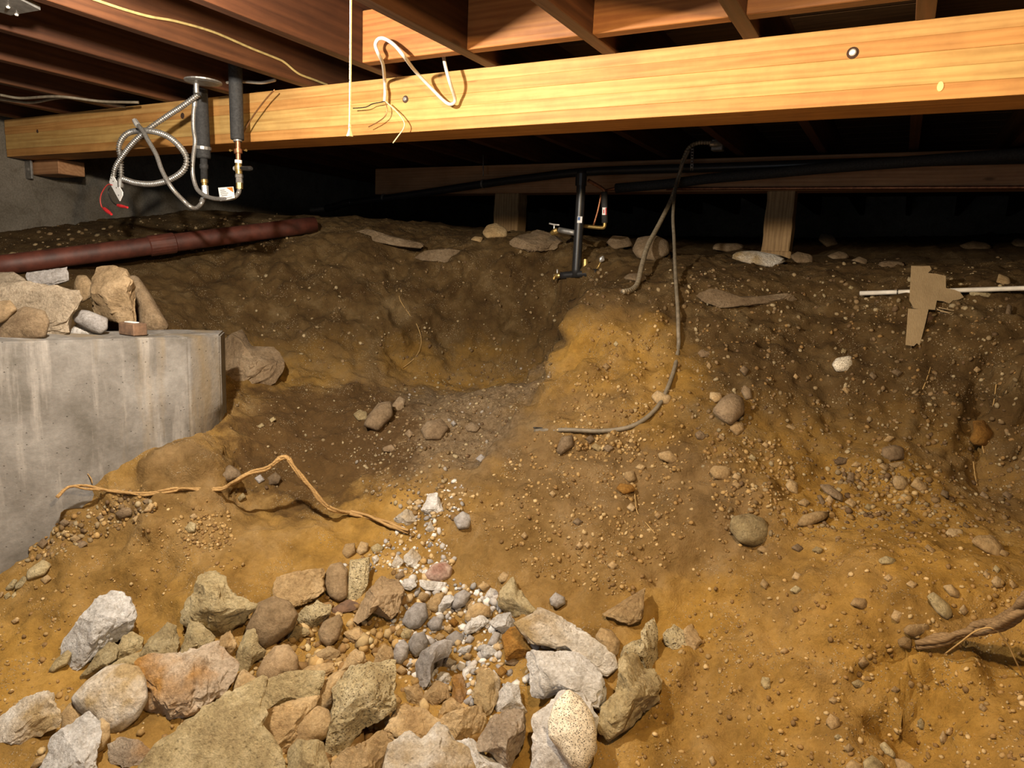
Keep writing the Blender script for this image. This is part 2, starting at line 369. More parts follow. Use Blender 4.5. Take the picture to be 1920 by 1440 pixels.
def catmull(pts, n=8):
    pts = [Vector(p) for p in pts]
    if len(pts) < 3:
        return [pts[0].lerp(pts[-1], i/n) for i in range(n+1)]
    q = [pts[0]*2-pts[1]] + pts + [pts[-1]*2-pts[-2]]
    out = []
    for i in range(1, len(q)-2):
        p0, p1, p2, p3 = q[i-1:i+3]
        for k in range(n):
            t = k/n
            out.append(0.5*((2*p1)+(p2-p0)*t+(2*p0-5*p1+4*p2-p3)*t*t+(3*p1-p0-3*p2+p3)*t*t*t))
    out.append(pts[-1]); return out
def resample(path, step):
    out = [path[0]]; acc = 0.0
    for a, b in zip(path[:-1], path[1:]):
        seg = (b-a).length
        if seg < 1e-9: continue
        t = step-acc
        while t <= seg:
            out.append(a.lerp(b, t/seg)); t += step
        acc = (acc+seg) % step
    if (out[-1]-path[-1]).length > step*0.3: out.append(path[-1])
    return out
def tube_geo(path, radius, segs=10, jitter=0.0, seed=0):
    """sweep; radius: number or f(i, n, s) -> r"""
    rr = random.Random(seed); verts, faces = [], []
    n = len(path); t0 = (path[1]-path[0]).normalized()
    ref = Vector((0, 0, 1)) if abs(t0.z) < 0.9 else Vector((1, 0, 0))
    nrm = t0.cross(ref).normalized(); s = 0.0
    for i, p in enumerate(path):
        t = (path[min(i+1, n-1)]-path[max(i-1, 0)])
        if t.length < 1e-9: t = t0
        t = t.normalized(); nrm = (nrm - t*nrm.dot(t))
        if nrm.length < 1e-6: nrm = t.orthogonal()
        nrm.normalize(); bn = t.cross(nrm)
        if i: s += (p-path[i-1]).length
        r = radius(i, n, s) if callable(radius) else radius
        for k in range(segs):
            a = 2*math.pi*k/segs; q = r*(1+jitter*(rr.random()-0.5)*2)
            verts.append(p + nrm*math.cos(a)*q + bn*math.sin(a)*q)
        if i:
            for k in range(segs):
                faces.append(((i-1)*segs+k, (i-1)*segs+(k+1) % segs, i*segs+(k+1) % segs, i*segs+k))
    faces.append(tuple(range(segs-1, -1, -1))); faces.append(tuple((n-1)*segs+k for k in range(segs)))
    return verts, faces
def tube(name, pts, radius, mat, parent=None, segs=10, n=8, smooth=True, jitter=0.0, seed=0, straight=False):
    path = [Vector(p) for p in pts] if straight else catmull(pts, n)
    v, f = tube_geo(path, radius, segs, jitter, seed)
    o = place(name, v, f, mat, parent, smooth)
    return o
def lathe_geo(a, b, prof, segs=14):
    """profile [(t along a->b in 0..1, r)]"""
    a, b = Vector(a), Vector(b); t = (b-a).normalized(); n1 = t.orthogonal().normalized(); n2 = t.cross(n1)
    verts, faces = [], []
    for i, (s, r) in enumerate(prof):
        for k in range(segs):
            an = 2*math.pi*k/segs
            verts.append(a.lerp(b, s)+n1*math.cos(an)*r+n2*math.sin(an)*r)
        if i:
            for k in range(segs):
                faces.append(((i-1)*segs+k, (i-1)*segs+(k+1) % segs, i*segs+(k+1) % segs, i*segs+k))
    faces.append(tuple(range(segs-1, -1, -1))); faces.append(tuple((len(prof)-1)*segs+k for k in range(segs)))
    return verts, faces
def lathe(name, a, b, prof, mat, parent=None, segs=14, smooth=False):
    v, f = lathe_geo(a, b, prof, segs); return place(name, v, f, mat, parent, smooth)
def slab_poly(name, pts, thick_vec, mat, parent=None):
    """prism from a planar outline and an extrusion vector"""
    pts = [Vector(p) for p in pts]; n = len(pts); tv = Vector(thick_vec)
    verts = pts + [p+tv for p in pts]
    faces = [tuple(range(n)), tuple(range(2*n-1, n-1, -1))] + [(i, i+n, (i+1) % n+n, (i+1) % n) for i in range(n)]
    o = place(name, verts, faces, mat, parent)
    bm = bmesh.new(); bm.from_mesh(o.data); bmesh.ops.recalc_face_normals(bm, faces=bm.faces); bm.to_mesh(o.data); bm.free()
    return o

# ------------------------------------------------------------------ earth (one height field from control points)
CTRL = [  # (u, v, depth in table units)
 (0,1440,2.0),(300,1440,1.98),(600,1440,1.97),(960,1440,1.98),(1200,1440,1.93),(1400,1440,1.85),(1600,1440,1.70),(1700,1440,1.74),(1920,1440,1.60),
 (0,1250,2.35),(200,1200,2.5),(0,1060,2.75),(150,960,2.85),(285,870,2.88),(370,880,2.9),(395,852,2.98),(300,1000,2.75),(400,1080,2.6),(450,1200,2.45),
 (700,1250,2.36),(700,1120,2.58),(850,1250,2.35),(1000,1300,2.2),(1000,1150,2.4),(820,1020,2.75),
 (430,930,3.0),(500,960,2.98),(600,900,3.2),(450,800,3.3),(560,820,3.4),(700,780,3.5),(800,880,3.1),(760,960,2.92),(560,1010,2.78),(850,780,3.4),(950,720,3.6),
 (850,675,4.3),(760,690,4.2),(940,672,4.3),(1010,676,4.2),(700,705,3.95),(600,690,3.95),(680,600,4.2),(760,600,4.3),(850,570,4.4),(950,570,4.4),(1020,610,4.25),(1035,560,4.3),(1045,520,4.3),(760,510,4.5),
 (1045,704,3.68),(1000,745,3.48),(950,795,3.33),(900,850,3.18),(860,900,3.02),(1085,585,3.5),(1090,650,3.40),(1075,705,3.28),(1035,765,3.19),(990,818,3.08),(930,876,2.97),
 (850,490,4.46),(940,492,4.45),(1000,468,4.48),(850,470,4.6),(700,456,4.55),(550,462,4.4),(480,560,4.15),(480,650,3.95),(430,720,3.6),(350,560,3.95),(280,600,3.6),(300,490,4.2),
 (150,490,4.0),(0,490,3.9),(150,580,3.5),(0,590,3.2),(0,435,4.7),(200,420,5.0),(400,395,5.3),(550,408,5.6),(900,440,5.2),
 (1180,550,3.5),(1100,560,3.6),(1250,540,3.48),(1150,680,3.2),(1200,760,2.98),
 (1150,860,2.85),(1000,960,2.75),(900,1000,2.72),(1150,980,2.6),(1250,900,2.7),(1250,1050,2.45),(1350,1130,2.34),(1250,1250,2.15),(1400,1250,2.05),
 (1280,620,3.28),(1300,700,3.06),(1400,560,3.4),(1400,510,3.7),(1550,530,3.5),(1550,640,3.2),(1550,760,2.95),(1480,760,2.92),(1400,780,2.85),(1400,900,2.6),(1550,900,2.66),(1400,1000,2.45),
 (1700,560,3.2),(1900,560,3.0),(1700,700,2.95),(1900,700,2.72),(1800,790,2.82),(1840,840,2.80),(1900,860,2.68),(1700,880,2.6),(1550,1000,2.42),(1700,970,2.47),(1900,960,2.5),
 (1600,1030,2.25),(1800,1000,2.32),(1480,1100,2.2),(1700,1100,2.0),(1850,1080,2.0),(1500,1250,1.98),(1700,1250,1.86),(1900,1250,1.8),(1600,1360,1.78),(1685,1360,1.86),
 (1400,490,4.2),(1450,482,4.8),(1700,500,4.0),(1900,470,4.5),(1700,450,5.5),(1100,505,4.2),(1230,480,4.9),(1900,440,6),
 (-300,1060,2.6),(-300,1300,2.2),(-300,560,3.4),(-300,440,4.4),(2200,700,2.6),(2200,1000,2.2),(2200,1300,1.6),(2200,540,3.0)]
WPTS = [(-3,.4,-1.5),(-1,.3,-1.5),(0,0,-1.5),(1,.3,-1.3),(2,1,-1.05),(3,2,-.5),(0,-2.6,-1.5),(-4,-2.6,-1.5),(4,-2.6,-1.3),(-5,1,-1.5),
        (-6,9,.3),(0,9,.36),(5,9,.4),(5,5,.2),(-6,4,.12),(-3,7,.3),(3,7,.38)]
cp = [tuple(PK(u, v, d)) for u, v, d in CTRL] + [(x*K, y*K, CAM.z+z*K) for x, y, z in WPTS]
cp = np.array(cp)
def _phi(r): return np.sqrt(r*r+0.0006)
_d = np.sqrt(((cp[:, None, :2]-cp[None, :, :2])**2).sum(-1)); nn = len(cp)
A = np.zeros((nn+3, nn+3)); A[:nn, :nn] = _phi(_d)+np.eye(nn)*0.0; A[:nn, nn] = 1; A[:nn, nn+1:] = cp[:, :2]; A[nn, :nn] = 1; A[nn+1:, :nn] = cp[:, :2].T
A[:nn, :nn] += -np.eye(nn)*0.003
sol = np.linalg.solve(A, np.concatenate([cp[:, 2], np.zeros(3)]))
def height(x, y):
    out = np.empty(x.size); xf, yf = x.ravel(), y.ravel()
    for s in range(0, x.size, 20000):
        a = np.stack([xf[s:s+20000], yf[s:s+20000]], 1)
        r = np.sqrt(((a[:, None]-cp[None, :, :2])**2).sum(-1))
        out[s:s+20000] = _phi(r)@sol[:nn] + sol[nn] + a@sol[nn+1:]
    return out.reshape(x.shape)
def axis_pts(lo, a, b, hi, fine, coarse):
    return np.concatenate([np.arange(lo, a, coarse), np.arange(a, b, fine), np.arange(b, hi+coarse, coarse)])
gx = axis_pts(XMIN-0.05, -3.05, 1.3, XMAX, 0.0115, 0.09); gy = axis_pts(YMIN-0.05, 0.75, 3.75, YMAX, 0.0115, 0.09)
GX, GY = np.meshgrid(gx, gy, indexing='ij'); GZ = height(GX, GY)
pts = np.stack([GX.ravel(), GY.ravel(), GZ.ravel()], 1)
# normals, then clod and lump displacement
gzx, gzy = np.gradient(GZ, gx, gy); nr = np.stack([-gzx.ravel(), -gzy.ravel(), np.ones(GZ.size)], 1); nr /= np.linalg.norm(nr, axis=1)[:, None]
steep = 1-nr[:, 2]
lump = fbm(pts, 2.6, 3, 3)*0.020*(0.5+1.2*steep)
clod = fbm(pts, 10, 5, 9, 0.6)*(0.011+0.046*steep)
rid = np.clip(fbm(pts, 6.5, 4, 21, 0.6, ridged=True)-0.1, 0, 2)*0.012*(0.3+2.6*steep)
grit = np.clip(fbm(pts, 36, 2, 31), -0.6, 2)*0.007
pts = pts + nr*(lump+clod+rid+grit)[:, None]
na, nb = len(gx), len(gy)
ii = (np.arange(na-1)[:, None]*nb+np.arange(nb-1)[None, :]).ravel()
quads = np.stack([ii, ii+nb, ii+nb+1, ii+1], 1)
me = bpy.data.meshes.new('floor')
me.vertices.add(len(pts)); me.vertices.foreach_set('co', pts.ravel())
me.loops.add(quads.size); me.loops.foreach_set('vertex_index', quads.ravel().astype(np.int32))
me.polygons.add(len(quads)); me.polygons.foreach_set('loop_start', np.arange(0, quads.size, 4, dtype=np.int32)); me.polygons.foreach_set('loop_total', np.full(len(quads), 4, dtype=np.int32))
me.polygons.foreach_set('use_smooth', np.ones(len(quads), dtype=bool)); me.update(); me.validate()
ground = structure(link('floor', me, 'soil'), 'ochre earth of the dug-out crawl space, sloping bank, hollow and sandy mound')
BVH = BVHTree.FromPolygons([tuple(p) for p in pts], [tuple(q) for q in quads.tolist()])
def hit(u, v):
    r = ray(u, v).normalized(); loc, nrm, idx, dist = BVH.ray_cast(CAM, r)
    if loc is None: return P(u, v, 4.5), Vector((0, 0, 1)), 4.5
    return loc, nrm, depth_of(loc)
def ground_z(x, y):
    loc, nrm, idx, dist = BVH.ray_cast(Vector((x, y, 5)), Vector((0, 0, -1)))
    return loc.z if loc is not None else 0.0

# ------------------------------------------------------------------ shell of the crawl space
ceil_z = JOIST_Z0+JOIST_H
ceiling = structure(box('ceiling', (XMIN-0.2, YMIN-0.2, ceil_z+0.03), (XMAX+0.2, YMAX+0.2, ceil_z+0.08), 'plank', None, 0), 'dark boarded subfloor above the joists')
pw = 0.185; proto = None; yy = YMIN-0.1
while yy < YMAX:
    if proto is None:
        proto = box('plank', (XMIN-0.1, yy+0.004, ceil_z-0.0005), (XMAX+0.1, yy+pw-0.004, ceil_z+0.031), 'plank', ceiling, 0.002)
    else:
        o = proto.copy(); COL.objects.link(o); o.location = proto.location + Vector((0, yy-(YMIN-0.1), 0))
    yy += pw
structure(box('wall_left', (XMIN-0.25, YMIN-0.2, -0.6), (XMIN, YMAX+0.2, ceil_z+0.03), 'darkwall', None, 0.01), 'old grey foundation wall at the end of the main beam')
structure(box('wall_right', (XMAX, YMIN-0.2, -0.6), (XMAX+0.25, YMAX+0.2, ceil_z+0.03), 'darkwall', None, 0.01), 'old grey foundation wall')
structure(box('wall_back', (XMIN, YMAX, -0.6), (XMAX, YMAX+0.25, ceil_z+0.03), 'darkwall', None, 0.01), 'dark foundation wall far behind the rear beam')
structure(box('wall_front', (XMIN, YMIN-0.25, -0.6), (XMAX, YMIN, ceil_z+0.03), 'darkwall', None, 0.01), 'foundation wall')

# concrete footing wall (retaining wall stub)
TOPZ = CAM.z-0.375*K
fp = [PZ(-420, 655, TOPZ), PZ(0, 641, TOPZ), PZ(352, 632, TOPZ), PZ(413, 627, TOPZ)]
bx_dir = (fp[2]-fp[0]).normalized(); back = Vector((-bx_dir.y, bx_dir.x, 0))
if back.y < 0: back = -back
foot = [fp[0], fp[1], fp[2], fp[3], fp[3]+Vector((-0.10, 0.10, 0)), fp[2]+back*0.26+bx_dir*0.02, fp[0]+back*0.26]
nf = len(foot); vs = []; fs = []
bm = bmesh.new()
top = [bm.verts.new((p.x, p.y, TOPZ)) for p in foot]; bot = [bm.verts.new((p.x, p.y, -0.25)) for p in foot]
bm.faces.new(top); bm.faces.new(bot[::-1])
for i in range(nf): bm.faces.new((top[i], bot[i], bot[(i+1) % nf], top[(i+1) % nf]))
bmesh.ops.recalc_face_normals(bm, faces=bm.faces)
bmesh.ops.bevel(bm, geom=list(bm.edges), offset=0.006, segments=2, affect='EDGES')
bmesh.ops.triangulate(bm, faces=bm.faces)
for _ in range(5):
    es = [e for e in bm.edges if e.calc_length() > 0.05]
    if es: bmesh.ops.subdivide_edges(bm, edges=es, cuts=1); bmesh.ops.triangulate(bm, faces=bm.faces)
co = np.array([tuple(v.co) for v in bm.verts]); ds = fbm(co, 9, 4, 77)*0.0022
cpx = P(395, 835, 3.03*K)
for v, d in zip(bm.verts, ds):
    v.co += Vector((d, -d, d*0.6))
    # broken lower corner of the end strip
    zf = max(0.0, min(1.0, (CAM.z-0.68*K-v.co.z)/0.10))
    k = max(0.0, 1-(v.co-Vector((fp[3].x, fp[3].y, v.co.z))).length/0.10)
    v.co += Vector((-0.05, 0.03, 0))*k*zf
me = bpy.data.meshes.new('wall_footing'); bm.to_mesh(me); bm.free()
me.set_sharp_from_angle(angle=math.radians(35)); 
structure(link('wall_footing', me, 'concrete'), 'streaked grey concrete footing wall with rubble piled on top')

# ------------------------------------------------------------------ main laminated beam
def beam_set(name, label, y0, z0, h, w, layers, mat, tints):
    b = thing(name, label, 'beam', ((XMIN+XMAX)/2, y0+w/2, z0))
    for i in range(layers):
        lo = z0+h*i/layers; off = [0.0, 0.0012, 0.0004, 0.0016, 0.0006][i % 5]
        o = box('lamination', (XMIN+0.02, y0-off, lo), (XMAX-0.02, y0+w+off, lo+h/layers), mat, b, 0.0009)
        o.color = (*tints[i], 1)
    return b
glu = beam_set('glulam_beam', 'pale new laminated timber beam crossing under the joists', BEAM_Y, BEAM_Z0, BEAM_H, BEAM_W, 5, 'glulam',
    [(0.98, 0.84, 0.68), (1.05, 1.12, 1.02), (1.05, 1.10, 0.98), (0.97, 0.84, 0.70), (1.0, 0.98, 0.90)])
def beam_bolt(u, v, r, head):
    c = PY(u, v, BEAM_Y-0.0018)
    o = lathe('bolt_recess', c+Vector((0, -0.0006, 0)), c+Vector((0, 0.006, 0)), [(0, r*0.94), (0.1, r), (1, r)], 'hole', glu, 20)
    o2 = lathe('bolt', c+Vector((0, -0.006, 0)), c+Vector((0, 0.004, 0)), [(0, r*0.42), (0.15, r*0.6), (1, r*0.62)], head, o, 12)
    o2.location = o2.location
    return o
def reparent_fix(child):   # location of a grandchild is already relative through wloc()
    return child
beam_bolt(1599, 99, 0.0145, 'chrome'); beam_bolt(760, 186, 0.0125, 'dullgalv'); 
for (u, v, r) in ((342, 217, 0.013), (70, 246, 0.009)):
    c = PY(u, v, BEAM_Y-0.0018); lathe('knot', c+Vector((0, -0.0006, 0)), c+Vector((0, 0.004, 0)), [(0, r*0.9), (0.2, r), (1, r)], 'hole', glu, 12)
c = PY(1763, 162, BEAM_Y-0.0018)
pl = lathe('wood_patch', c+Vector((0, -0.0006, 0)), c+Vector((0, 0.004, 0)), [(0, 0.0085), (1, 0.009)], 'plug', glu, 16); pl.scale = (0.8, 1, 1.35)

b2 = thing('rear_beam', 'dim brown timber beam further back under the floor, behind the black drain pipe', 'beam', ((XMIN+XMAX)/2, BEAM2_Y+0.07, BEAM2_Z0))
o = box('lower_board', (-3.35, BEAM2_Y, BEAM2_Z0), (XMAX-0.02, BEAM2_Y+0.14, BEAM2_Z0+BEAM2_H), 'beam2', b2, 0.003); o.color = (1, 1, 1, 1)
xs = PY(1060, 350, BEAM2_Y).x
# two rear posts and the pads they stand on
def post(u0, u1, vb, y, label, pad=None):
    a = PY(u0, vb, y); b = PY(u1, vb, y); zb = a.z
    t = thing('wood_post', label, 'post', ((a.x+b.x)/2, y+0.06, zb-0.03))
    bm = bevel_box(b.x-a.x, 0.12, BEAM2_Z0-zb+0.03, 0.004)
    bmesh.ops.subdivide_edges(bm, edges=[e for e in bm.edges if abs((e.verts[0].co-e.verts[1].co).z) > 0.1], cuts=6)
    for v in bm.verts: v.co += Vector((rng.uniform(-1, 1), rng.uniform(-1, 1), 0))*0.0025
    bm_obj('shaft', bm, 'post', t, ((a.x+b.x)/2, y+0.06, (BEAM2_Z0+zb-0.03)/2))
    if pad:
        bm_obj('base_block', bevel_box((b.x-a.x)*1.12, 0.15, 0.06, 0.006), 'post', t, ((a.x+b.x)/2+0.004, y+0.06, zb-0.04))
    return t
post(1428, 1480, 466, BEAM2_Y+0.01, 'weathered square post under the rear beam, standing on a wood block', True)
post(924, 969, 440, BEAM2_Y+0.01, 'short dim post under the rear beam behind a rounded boulder')

# ------------------------------------------------------------------ joists and blocking
jx = [-0.028-0.406*k for k in range(0, 11)] + [-0.028+0.406*k for k in range(1, 4)]
jx.sort()
JW = 0.042
for i, x in enumerate(jx):
    if x < XMIN+0.05 or x > XMAX-0.05: continue
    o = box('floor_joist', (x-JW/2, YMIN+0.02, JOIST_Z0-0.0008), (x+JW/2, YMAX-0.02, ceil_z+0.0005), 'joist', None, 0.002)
    t = rng.uniform(0.8, 1.15); o.color = (t*rng.uniform(0.97, 1.1), t, t*rng.uniform(0.9, 1.0), 1)
    JL = {-0.028: 'floor joist crossing the laminated beam beside its large bolt', -0.434: 'floor joist between the bright orange and the dark dusty blocking boards', -0.84: 'floor joist between the two orange blocking boards above the cable loop',
          -1.246: 'floor joist meeting the blocking board behind the white cable loop', -1.652: 'floor joist just beyond the pull cord', -2.058: 'floor joist with the yellowed cable along its side', -2.464: 'floor joist above the two insulated pipes'}
    jl = [JL[q] for q in JL if abs(q-x) < 0.02]
    tag(o, jl[0] if jl else ('dark floor joist over the old foundation wall end of the beam' if x < -2 else 'dark floor joist seen only behind the laminated beam'), 'joist', 'floor joists')
hy = PZ(850, 97, JOIST_Z0).y
labels = {-0.841: 'orange-brown blocking board between joists above the white cable loop', -0.435: 'bright orange blocking board between the joists over the beam', -0.028: 'dark dusty blocking board between joists near the bolt', -1.247: 'brown blocking board between joists beside the pull cord'}
for x in sorted(jx):
    k = [q for q in labels if abs(q-x) < 0.02]
    if k:
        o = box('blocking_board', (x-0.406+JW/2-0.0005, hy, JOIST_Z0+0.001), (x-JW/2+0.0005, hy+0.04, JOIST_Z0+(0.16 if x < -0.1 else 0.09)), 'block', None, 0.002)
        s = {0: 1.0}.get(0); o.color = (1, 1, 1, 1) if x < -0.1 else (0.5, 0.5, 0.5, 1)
        tag(o, labels[k[0]], 'board', 'blocking boards between joists')

# ------------------------------------------------------------------ rocks traced from the photograph's outlines, resting on the earth
def ico_dirs(sub):
    bm = bmesh.new(); bmesh.ops.create_icosphere(bm, subdivisions=sub, radius=1)
    bm.verts.ensure_lookup_table(); v = np.array([tuple(x.co) for x in bm.verts]); f = [tuple(y.index for y in x.verts) for x in bm.faces]; bm.free()
    return v, f
ICO = {k: ico_dirs(k) for k in (1, 2, 3, 4, 5)}
def polar_table(poly):
    x, y = poly[:, 0], poly[:, 1]; x2, y2 = np.roll(x, -1), np.roll(y, -1)
    cr = x*y2-x2*y; a = cr.sum()/2; c = np.array([((x+x2)*cr).sum(), ((y+y2)*cr).sum()])/(6*a)
    tab = np.zeros(180)
    for k in range(180):
        t = 2*math.pi*k/180; dx, dy = math.cos(t), math.sin(t); best = 0
        for i in range(len(poly)):
            p = poly[i]-c; q = poly[(i+1) % len(poly)]-c; e = q-p
            den = dx*e[1]-dy*e[0]
            if abs(den) < 1e-9: continue
            s = (p[0]*e[1]-p[1]*e[0])/den; w = (p[0]*dy-p[1]*dx)/den
            if s > best and -1e-6 <= w <= 1+1e-6: best = s
        tab[k] = best
    return c, tab
def rock_mesh(tab, eR, eU, eN, t, style, seed, sub):
    n, f = ICO[sub]; rr = np.random.RandomState(seed)
    th = np.arctan2(n[:, 1], n[:, 0]) % (2*math.pi); k = th/(2*math.pi)*180; k0 = np.floor(k).astype(int) % 180; fr = k-np.floor(k)
    tb = tab.copy()
    if style == 'round':
        for _ in range(4): tb = (np.roll(tb, 1)+2*tb+np.roll(tb, -1))/4
    rp = tb[k0]*(1-fr)+tb[(k0+1) % 180]*fr
    s = np.sqrt(n[:, 0]**2+n[:, 1]**2); z = n[:, 2]
    e = {'round': 0.92, 'angular': 0.55, 'slab': 0.34}[style]
    q = np.stack([np.cos(th)*s**e, np.sin(th)*s**e, np.sign(z)*np.abs(z)**(e if style != 'slab' else 0.25)], 1)
    cuts = {'round': 0, 'angular': 10, 'slab': 4}[style]
    for c in range(cuts):
        a = rr.uniform(0, 2*math.pi); zz = rr.uniform(0.35, 0.9)*(1 if c % 4 else -1); m = np.array([math.cos(a)*math.sqrt(1-zz*zz), math.sin(a)*math.sqrt(1-zz*zz), zz])
        lim = rr.uniform(0.58, 0.92) if style == 'angular' else rr.uniform(0.85, 1.05)
        ex = q@m-lim; ex = np.where(ex > 0, ex, 0); q = q-ex[:, None]*m[None]
    amp = {'round': 0.04, 'angular': 0.10, 'slab': 0.07}[style]
    rough = fbm(q*1.0+seed*3.7, 1.6, 5 if style != 'round' else 3, seed % 97, 0.55)
    chip = np.clip(fbm(q+seed, 3.2, 3, seed % 89, 0.6, True)-0.3, 0, 1) if style != 'round' else 0
    ln = np.maximum(np.linalg.norm(q, axis=1), 1e-6)
    q = q*(1+amp*rough*0.55-0.08*chip)[:, None]
    pos = (q[:, 0]*rp)[:, None]*np.array(eR)[None]+(q[:, 1]*rp)[:, None]*np.array(eU)[None]+(q[:, 2]*t)[:, None]*np.array(eN)[None]
    return pos, f
SEED = [100]
def rock(name, poly, mat, label, cat, group=None, style='angular', d=None, thick=0.9, sub=4, parent=None, lift=0.0):
    poly = np.array(poly, float)
    c, tab = polar_table(poly)              # pixel space: x right, y down
    tab = np.roll(tab[::-1], 1)*(1.05 if style == 'round' else 1.11)        # flip y
    v0, v1 = poly[:, 1].min(), poly[:, 1].max(); w = poly[:, 0].max()-poly[:, 0].min(); h = v1-v0
    if d is None:
        gb = min(hit(c[0], min(v1-0.12*h, 1600))[2], 6); gt = min(hit(c[0], v0)[2], 6)
        gb = min(gb, hit(c[0], c[1])[2])
    else: gb, gt = d*K, d*K+0.25*h*d*K/FPX
    hw = h*gb/FPX; dd = max(0.0, min((gt-gb)*0.5, 0.75*hw))
    dc = gb+dd*0.45-lift-0.01*min(w, h)*gb/FPX
    t = thick*0.5*min(w, h)*dc/FPX
    rv = ray(c[0], c[1])
    eN = -rv.normalized(); eR = Rt*(dc/FPX); eU = Up*(dc/FPX)+Fw*(dd/h)
    o0 = CAM+rv*dc; SEED[0] += 1
    pos, f = rock_mesh(tab, eR, eU, eN, t, style, SEED[0], sub)
    me = bpy.data.meshes.new(name); me.from_pydata(pos.tolist(), [], f); me.update()
    me.polygons.foreach_set('use_smooth', [True]*len(me.polygons))
    if style != 'round': me.set_sharp_from_angle(angle=math.radians(28))
    o = link(name, me, mat, parent, o0-wloc(parent))
    if parent is None: tag(o, label, cat, group)
    return o
CROP = {'A': (0, 1040, 3.6), 'B': (400, 1040, 3.6), 'C': (800, 1040, 3.6), 'D': (0, 480, 3), 'E': (640, 480, 3), 'F': (1280, 480, 3), 'G': (1280, 960, 3), 'H': (640, 860, 3), 'I': (0, 840, 3), 'J': (1000, 230, 4), 'Z': (0, 0, 1)}
def px(crop, pts):
    ox, oy, s = CROP[crop]; return [(ox+x/s, oy+y/s) for x, y in pts]
RUB = 'broken rubble in the heap'
